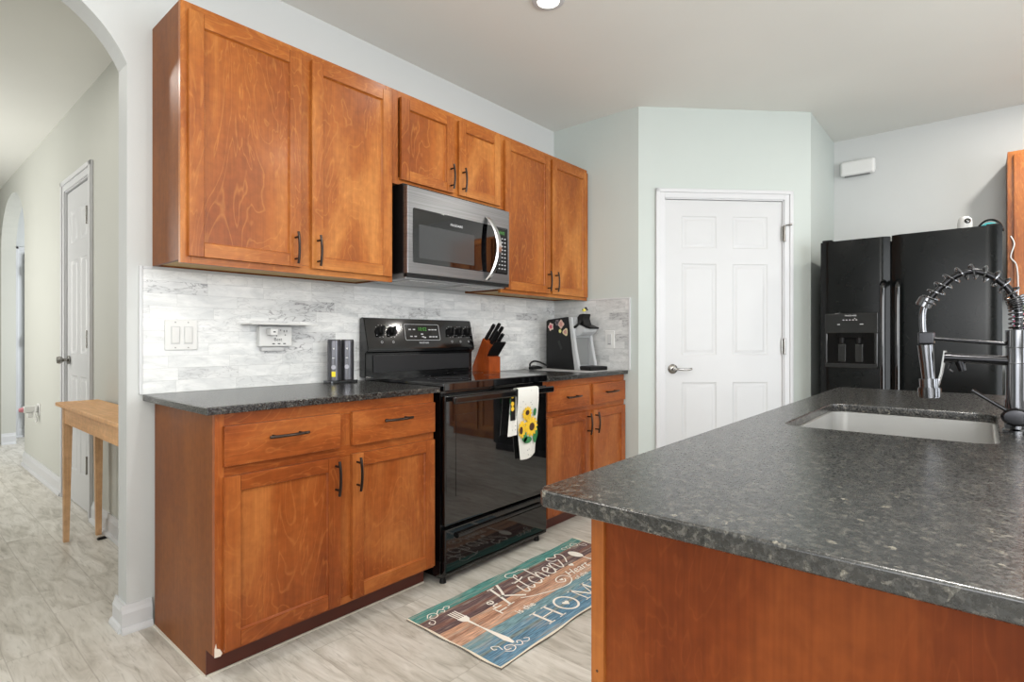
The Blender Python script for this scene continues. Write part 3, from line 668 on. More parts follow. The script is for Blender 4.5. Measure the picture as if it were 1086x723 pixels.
# sink basin
S = thing('undermount_sink', (1.096, -2.34, 0.69), 'undermount steel sink basin set in the island granite beneath the faucet', 'sink')
t = bmesh.new(); rings = []
for off, z in ((0.012, 0.8895), (-0.006, 0.8890), (-0.006, 0.72), (0.004-0.03, 0.70), (-0.20, 0.697)):
    P = rrect(SX0-off, SX1+off, SY0-off, SY1+off, max(0.012, 0.05+off), 8); rings.append([t.verts.new((x, y, z)) for x, y in P])
for A, B in zip(rings, rings[1:]):
    for k in range(len(A)): t.faces.new((A[k], A[(k+1) % len(A)], B[(k+1) % len(B)], B[k]))
t.faces.new(rings[-1]); mb = MB(); mb._merge(t); link('basin', mb, SINKM, S)
mb = MB(); mb.lathe([(0, 0.6985), (0.02, 0.6985), (0.042, 0.7005), (0.045, 0.698)], (1.096, -2.34, 0)); link('drain', mb, CHROME, S)

# faucet
FX, FY = 1.015, -2.581; F = thing('spring_faucet', (FX, FY, 0.915), 'black and chrome spring neck kitchen faucet standing beside the island sink', 'faucet')
mb = MB(); mb.lathe([(0, 0), (0.027, 0), (0.027, 0.006), (0.0228, 0.010), (0.0228, 0.075), (0.0208, 0.078), (0.0208, 0.16), (0.0198, 0.162), (0.0198, 0.20), (0.0208, 0.203), (0.0208, 0.240), (0, 0.240)], (FX, FY, 0.9152), 32)
for z in (0.163, 0.2): mb.lathe([(0.0205, z-0.001), (0.0212, z), (0.0205, z+0.001)], (FX, FY, 0.915), 24)
link('column', mb, GUN, F)
# arching spring: tight coils then open coils round a hose
def arch(s):   # s 0..1 from column top, over, down to collar
    P = ARCHP; k = s*(len(P)-1); i = min(int(k), len(P)-2); return P[i].lerp(P[i+1], k-i)
base = [(-2.585, 1.153), (-2.584, 1.205), (-2.577, 1.232), (-2.560, 1.262), (-2.535, 1.286), (-2.503, 1.299), (-2.470, 1.291), (-2.444, 1.268), (-2.424, 1.244), (-2.413, 1.228)]
ARCHP = [Vector((FX, p.x, p.y)) for p in smooth_curve([Vector(b) for b in base], 8)]
mb = MB(); mb.tube(ARCHP, 0.0075, 12); link('neck_hose', mb, GUND, F)
coil = []; N = 520; L = [0]
for a_, b_ in zip(ARCHP, ARCHP[1:]): L.append(L[-1]+(b_-a_).length)
LT = L[-1]; ph = 0
for i in range(N+1):
    s = i/N; p = arch(s); d = (arch(min(1, s+0.01))-arch(max(0, s-0.01))).normalized()
    sx = Vector((1, 0, 0)); sy = d.cross(sx).normalized(); dist = s*LT
    pitch = 0.0062 if dist < 0.068 else 0.0225
    ph += 2*PI*(LT/N)/pitch; r = 0.0175 if dist < 0.068 else 0.0165
    coil.append(p+(sx*math.cos(ph)+sy*math.sin(ph))*r)
mb = MB(); mb.tube(coil, 0.0024, 8); link('spring', mb, GUN, F)
mb = MB(); c0 = Vector((FX, -2.411, 1.234)); d = Vector((0, 0.45, -1)).normalized()
mb.cyl(c0-d*0.005, c0+d*0.018, 0.0165, 0.0175, 24, 0.002); link('collar', mb, GUN, F)
mb = MB(); mb.tube(smooth_curve([(FX, -2.409, 1.222), (FX, -2.404, 1.20), (FX, -2.404, 1.165), (FX, -2.407, 1.14)]), 0.0075, 12); link('drop_hose', mb, GUN, F)
mb = MB(); mb.box((FX-0.016, -2.428, 1.122), (FX+0.016, -2.395, 1.152), 0.003); mb.cyl((FX, -2.58, 1.121), (FX, -2.42, 1.136), 0.0046, seg=12); link('holder_arm', mb, GUND, F)
mb = MB(); mb.cyl((FX, -2.409, 1.119), (FX, -2.416, 1.030), 0.0165, 0.0135, 24); mb.cyl((FX, -2.416, 1.034), (FX, -2.417, 1.012), 0.020, 0.020, 24, 0.001); mb.cyl((FX, -2.417, 1.012), (FX, -2.418, 0.986), 0.0245, 0.0235, 24, 0.002); link('spray_head', mb, GUN, F)
mb = MB(); mb.tube([(FX, -2.433, 1.012), (FX, -2.442, 1.05), (FX, -2.449, 1.105)], 0.0035, 8); link('spray_trigger', mb, CHROME, F)
mb = MB(); mb.cyl((FX, -2.566, 1.083), (FX, -2.452, 1.088), 0.0115, 0.0115, 20, 0.001); mb.cyl((FX, -2.462, 1.0875), (FX, -2.447, 1.088), 0.0135, 0.0135, 20, 0.001)
mb.cyl((FX, -2.476, 1.08), (FX, -2.482, 1.056), 0.010, 0.008, 14); mb.tube([(FX, -2.462, 1.078), (FX, -2.456, 1.06), (FX, -2.464, 1.052)], 0.003, 8); link('filler_spout', mb, GUND, F)
mb = MB(); RY = Matrix.Rotation(-PI/2, 4, 'Y')
mb.lathe([(0, 0.0), (0.016, 0.0), (0.017, 0.02), (0.027, 0.03), (0.0275, 0.038), (0.022, 0.044), (0, 0.046)], (FX-0.004, FY+0.002, 0.955), 32, RY @ Matrix.Diagonal((0.74, 1, 1, 1))); link('valve_body', mb, GUND, F)
mb = MB(); mb.cyl((FX-0.03, -2.566, 0.966), (FX-0.03, -2.500, 1.012), 0.0046, 0.0046, 12, 0.0008); link('lever', mb, GUND, F)

# ------------------------------------------------------------------ range
RG = thing('electric_range', (1.36, -0.33, 0), 'freestanding black electric range with glass oven door between the cabinets', 'range')
X0, X1, YFr = 0.972, 1.748, -0.655
mb = MB(); mb.box((X0, -0.625, 0.03), (X1, -0.03, 0.905), 0.003); link('body', mb, BLK, RG)
mb = MB(); mb.box((X0-0.004, YFr, 0.892), (X1+0.004, -0.035, 0.933), 0.006, 3); link('cooktop', mb, BLKG, RG)
mb = MB()
for (cx, cy, r) in ((1.17, -0.47, 0.105), (1.55, -0.47, 0.085), (1.17, -0.2, 0.085), (1.55, -0.2, 0.105)):
    for rr in (r, r*0.62): mb.lathe([(rr-0.0015, 0.9333), (rr, 0.9336), (rr+0.0015, 0.9333)], (cx, cy, 0), 48)
mb.bm.verts.index_update(); link_split('burner_ring', mb, plain('burner_print', (70, 70, 72), 0.3), RG)
mb = MB(); mb.prism([(-0.012, 0.93), (-0.012, 1.242), (-0.03, 1.248), (-0.05, 1.245), (-0.088, 1.085), (-0.088, 1.068), (-0.066, 1.055), (-0.066, 0.93)], 0, 0.952, 1.744, 0.004); link('backguard', mb, BLK, RG)
mb = MB(); mb.box((1.0, -0.074, 0.955), (1.71, -0.066, 1.045), 0.002); link('vent_panel', mb, plain('satin_black', (34, 34, 36), 0.3, var=0.05), RG)
# sloped control face frame
sl = math.atan2(0.038, 0.16); MS = Matrix.Translation((0, -0.0715, 1.165)) @ Matrix.Rotation(-sl, 4, 'X')   # local: y=0 on the face, z up the slope
def MSx(x): return MS @ Matrix.Translation((x, 0, 0))
for kx, kz in ((1.045, 0.01), (1.12, 0.01), (1.555, 0.01), (1.625, 0.01), (1.695, 0.01)):
    mb = MB(MSx(kx)); kr = 0.024
    mb.cyl((0, 0.004, kz), (0, -0.006, kz), 0.029, 0.027, 28); mb.cyl((0, -0.004, kz), (0, -0.022, kz), kr, kr*0.85, 28, 0.0015); mb.box((-0.006, -0.034, kz-0.024), (0.006, -0.02, kz+0.024), 0.002, R=Matrix.Rotation(0.25, 4, 'Y')); link('knob', mb, BLKM, RG)
mb = MB(MS)
for kx, sz in ((1.045, 1), (1.12, 1), (1.555, 1), (1.625, 1), (1.695, 1)):
    for k in range(9):
        a = math.radians(-50+k*35); mb.box((kx+0.034*math.sin(a)-0.0015, -0.0012, 0.01+0.034*math.cos(a)-0.0015), (kx+0.034*math.sin(a)+0.0015, 0.001, 0.01+0.034*math.cos(a)+0.0015))
    mb.tube([(kx+0.006*math.cos(a), -0.0008, -0.05+0.006*math.sin(a)) for a in [2*PI*i/10 for i in range(10)]], 0.0011, 5, True)
P = [(x, -0.0006, z) for x, z in [(a+1.335, b+0.002) for a, b in rrect(-0.128, 0.128, -0.042, 0.05, 0.008, 4)]]; mb.tube(P, 0.0014, 6, True)
mb.text('FRIGIDAIRE', 0.014, Matrix.Translation((1.335, -0.001, -0.056)) @ RX)
for bx, bz in ((-0.09, 0.022), (-0.06, 0.022), (0.055, 0.022), (0.078, 0.022), (0.1, 0.022), (-0.085, -0.018), (-0.055, -0.018), (-0.005, -0.004), (0.0, -0.02), (0.012, -0.024), (0.055, -0.02), (0.078, -0.02), (0.1, -0.02)):
    mb.box((1.335+bx-0.008, -0.001, bz-0.003), (1.335+bx+0.008, 0.001, bz+0.003))
link('panel_print', mb, GREYP, RG)
mb = MB(MS); mb.text('10:02', 0.03, Matrix.Translation((1.335, -0.001, 0.024)) @ RX); link('clock_display', mb, GREEN, RG)
# oven door
OD = MB(); OD.box((X0+0.004, YFr, 0.272), (X1-0.004, -0.628, 0.872), 0.006, 3); od = link('oven_door', OD, BLKG, RG)
mb = MB(); mb.box((X0+0.07, YFr-0.0015, 0.40), (X1-0.07, YFr+0.002, 0.78), 0.001); link('window', mb, plain('oven_window', (12, 12, 13), 0.03, var=0, spec=1.0), od)
mb = MB(); mb.box((X0+0.008, YFr-0.058, 0.838), (X1-0.008, YFr-0.038, 0.872), 0.008, 3)
for xa in (X0+0.03, X1-0.06): mb.box((xa, YFr-0.04, 0.845), (xa+0.03, YFr+0.002, 0.868), 0.003)
link('handle', mb, BLK, od)
DW = MB(); DW.box((X0+0.004, YFr, 0.045), (X1-0.004, -0.628, 0.258), 0.006, 3); dw = link('storage_drawer', DW, BLK, RG)
mb = MB(); mb.prism([(YFr-0.016, 0.228), (YFr-0.018, 0.214), (YFr-0.006, 0.205), (YFr+0.002, 0.205), (YFr+0.002, 0.232)], 0, X0+0.07, X1-0.07, 0.003); link('drawer_pull', mb, BLK, dw)
for fx in (X0+0.03, X1-0.04):
    mb = MB(); mb.cyl((fx, -0.61, 0.0), (fx, -0.61, 0.032), 0.016, 0.012, 16); link('foot', mb, BLKM, RG)
for fx in (X0+0.03, X1-0.04):
    mb = MB(); mb.cyl((fx, -0.06, 0.0), (fx, -0.06, 0.032), 0.016, 0.012, 16); link('foot', mb, BLKM, RG)

# towel over the oven handle
TW = thing('dish_towel', (1.5, -0.71, 0.5), 'white dish towel with printed sunflowers hanging over the oven door handle', 'towel')
yb0 = YFr-0.038
def lean(z):
    k = min(1, max(0, (0.862-z)/0.22)); return 0.046*k*k*(3-2*k)
def follow(mb):
    for v in mb.bm.verts:
        if v.co.y < -0.71: v.co.x += 0.8*lean(v.co.z); v.co.y += lean(v.co.z)-0.002*(1+(v.co.y < -0.7305))
def tow(u, v):   # front fall
    x0 = 1.418+0.05*max(0, v-0.35); x1 = 1.585+0.012*math.sin(v*3)-0.012*v
    z = 0.874-0.375*v-0.012*math.sin(u*PI)*v+0.02*u*v
    y = -0.721-0.004*math.sin(u*9+v*2)*v*0.5-0.004*math.sin(u*PI)+lean(z)
    return (x0+(x1-x0)*u+0.8*lean(z), y, z)
mb = MB(); mb.grid(tow, 14, 24, 0.003)
def over(u, v):
    a = PI*v; x = 1.418+0.167*u; return (x, -0.703-0.018*math.cos(a), 0.874+0.008*math.sin(a))
mb.grid(over, 10, 6, 0.002); link('towel_front', mb, TOWEL, TW)
def back(u, v):
    x0 = 1.405-0.028*v; x1 = 1.45; return (x0+(x1-x0)*u, -0.684-0.003*math.sin(u*6), 0.87-0.235*v)
mb = MB(); mb.grid(back, 6, 16, 0.003); link('towel_back', mb, TOWEL, TW)
def disc(mb, c, r, y, n=14, petals=0, r2=None, rot=0):
    t = bmesh.new(); P = []
    K = petals*4 if petals else n
    for i in range(K):
        a = 2*PI*i/K+rot; rr = r*(0.72+0.28*abs(math.cos(petals*a/2))) if petals else r
        P.append(t.verts.new((c[0]+rr*math.cos(a), y, c[1]+(r2/r if r2 else 1)*rr*math.sin(a))))
    f = t.faces.new(P); r_ = bmesh.ops.extrude_face_region(t, geom=[f]); bmesh.ops.translate(t, vec=(0, 0.0012, 0), verts=[v for v in r_['geom'] if isinstance(v, bmesh.types.BMVert)])
    mb._merge(t)
a = MB()
disc(a, (1.527, 0.668), 0.057, -0.7305, petals=14); disc(a, (1.488, 0.742), 0.040, -0.7302, petals=12); disc(a, (1.452, 0.66), 0.03, -0.7300, petals=10, r2=0.05)
for zz in (0.84, 0.80, 0.775): disc(a, (1.408, zz), 0.013, -0.6905, petals=8)
follow(a); a.bm.verts.index_update(); link_split('sunflower_petals', a, YEL, TW)
a = MB(); disc(a, (1.53, 0.666), 0.022, -0.7318); disc(a, (1.486, 0.748), 0.014, -0.7315); disc(a, (1.443, 0.655), 0.012, -0.7315, r2=0.02); follow(a); a.bm.verts.index_update(); link_split('sunflower_centre', a, BROWN, TW)
a = MB(); 
for cx, cz, r, r2 in ((1.50, 0.598, 0.034, 0.018), (1.475, 0.615, 0.022, 0.026), (1.56, 0.605, 0.016, 0.03), (1.552, 0.745, 0.012, 0.022), (1.575, 0.63, 0.01, 0.03)): disc(a, (cx, cz), r, -0.7296, r2=r2)
for zz in (0.815, 0.755): disc(a, (1.402, zz), 0.014, -0.6895, r2=0.02)
black_ = MB(); black_.box((1.392, -0.6896, 0.715), (1.43, -0.6885, 0.865)); link('dark_border_print', black_, BLKM, TW)
follow(a); a.bm.verts.index_update(); link_split('leaf_print', a, LEAF, TW)

# ------------------------------------------------------------------ microwave
MW = thing('microwave_oven', (1.36, -0.2, 1.45), 'stainless over the range microwave with arched handle, mounted below the short cabinet', 'microwave')
a0_, a1_ = 0.978, 1.741
mb = MB(); mb.box((a0_, -0.345, 1.462), (a1_, -0.009, 1.9035), 0.002); link('body', mb, BLKM, MW)
mb = MB(); mb.box((a0_, -0.38, 1.457), (a1_, -0.3455, 1.888), 0.004); link('front_panel', mb, STEEL, MW)
mb = MB(); mb.plate([rrect(1.012, 1.722, 1.512, 1.783, 0.008, 4)], 0, 0.004, 0.001)
mb.bm.transform(Matrix.Translation((0, -0.3795, 0)) @ Matrix.Rotation(PI/2, 4, 'X')); link('door_glass', mb, BLKG, MW)
mb = MB(); mb.box((1.048, -0.3842, 1.538), (1.44, -0.383, 1.705), 0.0004); link('window', mb, plain('microwave_window', (62, 63, 64), 0.12, var=0.02), MW)
mb = MB(); mb.box((1.628, -0.3842, 1.518), (1.715, -0.3828, 1.775), 0.0005); link('control_panel', mb, BLKM, MW)
mb = MB(); mb.box((1.63, -0.3855, 1.735), (1.70, -0.3838, 1.765)); link('display_window', mb, plain('display_dark', (24, 40, 24), 0.2), MW)
mb = MB(); mb.text('10:02', 0.022, Matrix.Translation((1.665, -0.3858, 1.75)) @ RX); link('clock_display', mb, GREEN, MW)
mb = MB(); mb.text('FRIGIDAIRE', 0.018, Matrix.Translation((1.305, -0.385, 1.735)) @ RX)
for r_i in range(9):
    for c_i in range(3): mb.box((1.640+c_i*0.025, -0.3852, 1.715-r_i*0.022), (1.652+c_i*0.025, -0.384, 1.721-r_i*0.022))
link('keypad_print', mb, GREYP, MW)
mb = MB(); pts = []
for i in range(25):
    s = -1+2*i/24; pts.append((1.545+0.035*(1-s*s), -0.386-0.062*(1-s*s)**0.8, 1.645+0.178*s))
t = bmesh.new(); rows = []
for i, p in enumerate(pts):
    w_ = 0.016+0.005*math.sin(PI*i/24); p = Vector(p)
    rows.append([t.verts.new(p+Vector(o_)) for o_ in ((-w_, 0.004, 0), (-w_*0.6, -0.004, 0), (w_*0.6, -0.004, 0), (w_, 0.004, 0))])
for A, B in zip(rows, rows[1:]):
    for k in range(4): t.faces.new((A[k], A[(k+1) % 4], B[(k+1) % 4], B[k]))
t.faces.new(rows[0]); t.faces.new(rows[-1][::-1]); mb._merge(t); link('handle', mb, plain('polished_steel', (214, 214, 216), 0.18, 1.0, var=0.02), MW)
mb = MB(); mb.box((a0_+0.01, -0.35, 1.432), (a1_-0.01, -0.05, 1.4615), 0.003)
link('underside', mb, plain('galvanised', (170, 171, 172), 0.35, 0.7), MW)
mb = MB(); mb.box((a0_, -0.376, 1.440), (a1_, -0.3505, 1.4565)); link('lower_vent', mb, BLKM, MW)
for xa in (1.04, 1.42):
    mb = MB(); mb.box((xa, -0.32, 1.427), (xa+0.26, -0.12, 1.4318), 0.002); link('grease_filter', mb, plain('filter_mesh', (206, 206, 206), 0.5, 0.3, var=0.15, vscale=90), MW)

# ------------------------------------------------------------------ refrigerator (faces -X)
FR = thing('refrigerator', (3.405, -2.147, 0), 'black side by side refrigerator with water dispenser, against the far wall', 'refrigerator', None, -PI/2, True)
# local x = -(y) + ..., front at local y=0 ; half width .452
HW, FZ = 0.456, 1.775; seam = -0.065
mb = MB(); mb.box((-HW+0.004, 0.085, 0.02), (HW-0.004, 0.80, FZ-0.02), 0.006); link('cabinet_body', mb, FRG, FR)
def bowed(x0, x1, z0, z1):
    t = bmesh.new(); P = []
    n = 14; P.append((x0, 0.08)); 
    for i in range(n+1):
        u = i/n; x = x0+(x1-x0)*u; e_ = min(u, 1-u)*(x1-x0); r = 0.018
        y = -0.006*math.sin(PI*u)+(r-math.sqrt(max(0, r*r-(r-min(e_, r))**2)))
        P.append((x, y))
    P.append((x1, 0.08)); m_ = MB(); m_.prism(P, 2, z0, z1, 0.0); t.free(); return m_
dl = link('freezer_door', bowed(-HW, seam-0.004, 0.08, FZ), FRG, FR); dr = link('fridge_door', bowed(seam+0.004, HW, 0.08, FZ+0.003), FRG, FR)
def fr_handle(x):
    m_ = MB(); P = [(x, 0.0, 0.50), (x, -0.045, 0.53), (x, -0.055, 0.60), (x, -0.06, 1.0), (x, -0.055, 1.40), (x, -0.045, 1.465), (x, 0.0, 1.49)]
    m_.tube(smooth_curve([Vector(p) for p in P], 6), 0.016, 12); return m_
link('handle', fr_handle(seam-0.036), BLK, dl); link('handle', fr_handle(seam+0.040), BLK, dr)
for hx in (-HW+0.04, seam-0.03, seam+0.03, HW-0.04):
    mb = MB(); mb.box((hx-0.03, 0.01, FZ), (hx+0.03, 0.13, FZ+0.014), 0.005); 
    if abs(hx) > 0.2: link('hinge_cover', mb, BLKM, FR)
# dispenser: local x = -2.147 - y ; spans y -1.72..-2.018
dx0, dx1 = -0.427+0.0, -0.129
mb = MB(); ym = -0.004
for (aa, bb) in (((dx0, -0.010, 1.17), (dx1, 0.004, 1.30)), ((dx0, -0.010, 0.955), (dx0+0.016, 0.004, 1.17)), ((dx1-0.022, -0.010, 0.955), (dx1, 0.004, 1.17)), ((dx0, -0.014, 0.945), (dx1, 0.004, 0.975))): mb.box(aa, bb, 0.004)
ds = link('dispenser_frame', mb, BLK, dl)
mb = MB(); mb.box((dx0+0.016, -0.0072, 0.975), (dx1-0.022, -0.0068, 1.17)); mb.box((dx0+0.075, -0.022, 1.135), (dx1-0.075, -0.006, 1.172), 0.006); link('dispenser_recess', mb, plain('recess_shade', (4, 4, 4), 0.6, spec=0.1), dl)  # shallow plate; the shade of a deep cavity is put into its matte black
for px_ in (dx0+0.10, dx0+0.195):
    mb = MB(); mb.box((px_-0.022, -0.012, 0.985), (px_+0.022, -0.007, 1.10), 0.003); link('dispenser_paddle', mb, BLK, dl)
    mb = MB(); mb.cyl((px_, -0.014, 1.105), (px_, -0.014, 1.14), 0.012, 0.016, 14); link('dispenser_nozzle', mb, BLKM, dl)
mb = MB(); cx = (dx0+dx1)/2; mb.text('FRIGIDAIRE', 0.013, Matrix.Translation((cx, -0.0108, 1.283)) @ RX)
for k in range(5): mb.box((cx-0.045+k*0.018, -0.0108, 1.253), (cx-0.036+k*0.018, -0.0098, 1.258))
mb.box((cx+0.02, -0.0108, 1.262), (cx+0.026, -0.0098, 1.266)); mb.box((cx-0.075, -0.0108, 1.225), (cx-0.06, -0.0098, 1.229)); mb.box((cx+0.05, -0.0108, 1.225), (cx+0.07, -0.0098, 1.229)); link('dispenser_print', mb, GREYP, ds)
mb = MB(); mb.box((-HW+0.01, 0.04, 0.0), (HW-0.01, 0.09, 0.075), 0.003); link('kick_grille', mb, BLKM, FR)
for fx in (-HW+0.05, HW-0.05):
    mb = MB(); mb.cyl((fx, 0.72, 0), (fx, 0.72, 0.022), 0.02, seg=12); link('foot', mb, BLKM, FR)
# camera and teal dish on top of it
t = thing('security_camera', (3.66, -2.435, FZ-0.0195), 'small white indoor security camera standing on the refrigerator', 'camera')
mb = MB(); mb.lathe([(0, 0), (0.034, 0), (0.037, 0.01), (0.037, 0.09), (0.033, 0.115), (0.02, 0.13), (0, 0.134)], (3.66, -2.435, FZ-0.0195), 28); link('body', mb, WHT, t)
mb = MB(); mb.lathe([(0, 0), (0.017, 0.0), (0.014, 0.012), (0, 0.016)], (3.63, -2.447, FZ+0.079), 20, Matrix.Rotation(-PI/2, 4, 'Y')); link('lens', mb, BLKG, t)
t = thing('oval_dish', (3.62, -2.55, FZ-0.02), 'teal oval dish with black rim lying on the refrigerator top', 'dish')
mb = MB(); mb.lathe([(0, 0), (0.05, 0), (0.053, 0.03), (0.046, 0.055), (0.025, 0.07), (0, 0.074)], (3.62, -2.55, FZ-0.0195), 28, None, (1, 0.98, 1)); link('dome', mb, plain('teal_glaze', (60, 170, 175), 0.25), t)
mb = MB(); P = [(3.565, -2.55+0.058*math.cos(a), FZ-0.0145+0.075*math.sin(a)) for a in [PI*i/16 for i in range(17)]]; mb.tube(P, 0.006, 8); link('rim', mb, BLK, t)
# white cord hanging at the cabinet
mb = MB(); mb.tube(smooth_curve([Vector(p) for p in ((4.044, -2.655, 1.795), (4.040, -2.672, 1.74), (4.042, -2.655, 1.66), (4.040, -2.683, 1.6), (4.036, -2.69, 1.45), (4.03, -2.685, 1.25), (4.02, -2.68, 0.921))]), 0.004, 6)
tag(link('power_cord', mb, WHT), 'white cord dangling in front of the right wall cabinet next to the refrigerator', 'cord')

# right hand counter with clutter
R0 = thing('base_cabinet', (XF, -2.64, 0), 'base cabinet right of the refrigerator, mostly hidden by the faucet', 'cabinet', None, -PI/2, True)
mb = MB(); mb.box((0.0, -0.60, 0.09), (1.0, -0.001, 0.889)); mb.box((0.0, -0.53, 0.0), (1.0, -0.001, 0.09)); link('carcass', mb, WV, R0)
for xa in (0.03, 0.52): link('door', shaker(xa, xa+0.45, 0.104, 0.84, -0.62), MATW, R0)
mb = MB(); mb.plate([rrect(XF-0.645, XF-0.001, -3.66, -2.635, 0.004, 3)], 0.8895, 0.915, 0.003); tag(link('granite_countertop', mb, GRAN), 'dark granite countertop behind the faucet, carrying coloured snack boxes', 'countertop')
BX = [(3.84, -2.69, 0.11, 0.16, 0.915, 1.06, (70, 42, 92), 'purple snack box at the bottom of the colourful pile behind the faucet'),
      (3.84, -2.69, 0.10, 0.16, 1.0605, 1.14, (214, 168, 70), 'yellow snack box in the middle of the colourful pile behind the faucet'),
      (3.84, -2.69, 0.10, 0.15, 1.1405, 1.21, (190, 120, 190), 'lilac snack box below the pink one in the colourful pile'),
      (3.84, -2.69, 0.11, 0.16, 1.2105, 1.285, (224, 92, 138), 'pink snack box topping the colourful pile behind the faucet')]
for i, (bx, by, wx, wy, z0, z1, col, lab) in enumerate(BX):
    t = thing('snack_box', (bx, by, z0), lab, 'box', 'boxes piled on the right hand counter')
    mb = MB(); mb.box((bx-wx/2, by-wy, z0), (bx+wx/2, by+0.03, z1), 0.003); link('carton', mb, plain('carton_%d' % i, col, 0.5, var=0.12, vscale=30), t)
    mb = MB(); mb.box((bx-wx/2-0.0008, by-0.06, z0+0.015), (bx-wx/2+0.0005, by-0.005, z1-0.02)); link('front_panel', mb, plain('carton_patch_%d' % i, (236, 226, 214), 0.5), t)
t = thing('snack_jar', (3.84, -2.69, 1.285), 'small jar of mixed sweets on top of the pink snack box', 'jar')
mb = MB(); mb.lathe([(0, 0), (0.03, 0), (0.033, 0.01), (0.033, 0.045), (0.028, 0.052), (0, 0.052)], (3.84, -2.70, 1.2855), 20); link('glass', mb, plain('mixed_sweets', (170, 190, 150), 0.3, var=0.6, vscale=70), t)
mb = MB(); mb.lathe([(0, 0), (0.03, 0), (0.03, 0.014), (0, 0.015)], (3.84, -2.69, 1.3375), 20); link('lid', mb, plain('lid_teal', (60, 120, 120), 0.4), t)

# carbon monoxide alarm box on the wall
t = thing('door_chime', (XF, -1.765, 2.42), 'white rounded chime box fixed high on the wall above the refrigerator', 'chime')
mb = MB(); mb.box((XF-0.05, -1.885, 2.425), (XF-0.001, -1.645, 2.548), 0.03, 4); link('cover', mb, WHT, t)
mb = MB(); mb.box((XF-0.046, -1.85, 2.4225), (XF-0.02, -1.68, 2.427)); link('speaker_slot', mb, plain('slot_grey', (120, 120, 120), 0.6), t)

# ------------------------------------------------------------------ wall plates
t = thing('light_switch', (0.1, -0.009, 1.088), 'double rocker light switch on the marble tile at left', 'light switch')
mb = MB(); mb.box((0.04, -0.0145, 1.088), (0.161, -0.0082, 1.212), 0.003); link('wall_plate', mb, WHT, t)
for xa in (0.064, 0.112):
    mb = MB(); mb.box((xa-0.003, -0.0152, 1.112), (xa+0.031, -0.0142, 1.186)); mb.mi = 0; link('rocker_frame', mb, WHT2, t)
    mb = MB(); mb.box((xa, -0.0195, 1.116), (xa+0.028, -0.0150, 1.182), 0.002, R=Matrix.Rotation(0.05, 4, 'X')); link('rocker', mb, WHT, t)
mb = MB()
for xa in (0.078, 0.126):
    for z in (1.098, 1.202): mb.cyl((xa, -0.0153, z), (xa, -0.014, z), 0.003, seg=10)
mb.bm.verts.index_update(); link_split('screw', mb, plain('screw_grey', (150, 150, 148), 0.4), t)
t = thing('dimmer_switch', (XW-0.009, -0.5, 1.07), 'single white dimmer switch on the tile return beside the coffee maker', 'light switch')
mb = MB(); mb.box((XW-0.0145, -0.54, 1.065), (XW-0.0082, -0.464, 1.192), 0.003); link('wall_plate', mb, WHT, t)
mb = MB(); mb.box((XW-0.019, -0.519, 1.09), (XW-0.0145, -0.485, 1.167), 0.002); link('paddle', mb, WHT2, t)
mb = MB(); mb.box((XW-0.0198, -0.512, 1.094), (XW-0.0188, -0.492, 1.099)); link('brand_mark', mb, plain('grey_mark', (120, 120, 122), 0.5), t)
t = thing('surge_outlet', (0.49, -0.03, 1.095), 'white plug-in surge outlet with usb ports and a thin shelf on the tile', 'outlet')
mb = MB(); mb.box((0.41, -0.042, 1.098), (0.565, -0.0085, 1.192), 0.006, 3); link('body', mb, WHT, t)
mb = MB(); mb.box((0.34, -0.115, 1.197), (0.655, -0.0085, 1.203), 0.002); link('shelf', mb, WHT, t)
mb = MB(); mb.box((0.425, -0.03, 1.078), (0.53, -0.0085, 1.097), 0.002); link('lower_plate', mb, WHT2, t)
mb = MB()
for k in range(3): mb.box((0.468+k*0.026, -0.0428, 1.109), (0.480+k*0.026, -0.0415, 1.114))
for sx_ in (0.522, 0.535): mb.box((sx_, -0.0428, 1.165), (sx_+0.003, -0.0415, 1.175))
mb.cyl((0.53, -0.0428, 1.152), (0.53, -0.0415, 1.152), 0.003, seg=8); mb.cyl((0.488, -0.0428, 1.148), (0.488, -0.0415, 1.148), 0.003, seg=8); mb.box((0.505, -0.0428, 1.172), (0.509, -0.0415, 1.176))
mb.text('Best', 0.022, Matrix.Translation((0.495, -0.0425, 1.131)) @ RX); link('socket_print', mb, plain('dark_print', (40, 40, 42), 0.5), t)
tt = thing('usb_charger', (0.455, -0.05, 1.15), 'small white charger cube plugged into the surge outlet', 'charger')
mb = MB(); mb.box((0.440, -0.085, 1.150), (0.475, -0.0425, 1.180), 0.004); link('cube', mb, WHT, tt)
mb = MB(); mb.box((0.452, -0.0856, 1.163), (0.463, -0.0848, 1.168)); link('port', mb, BLKM, tt)

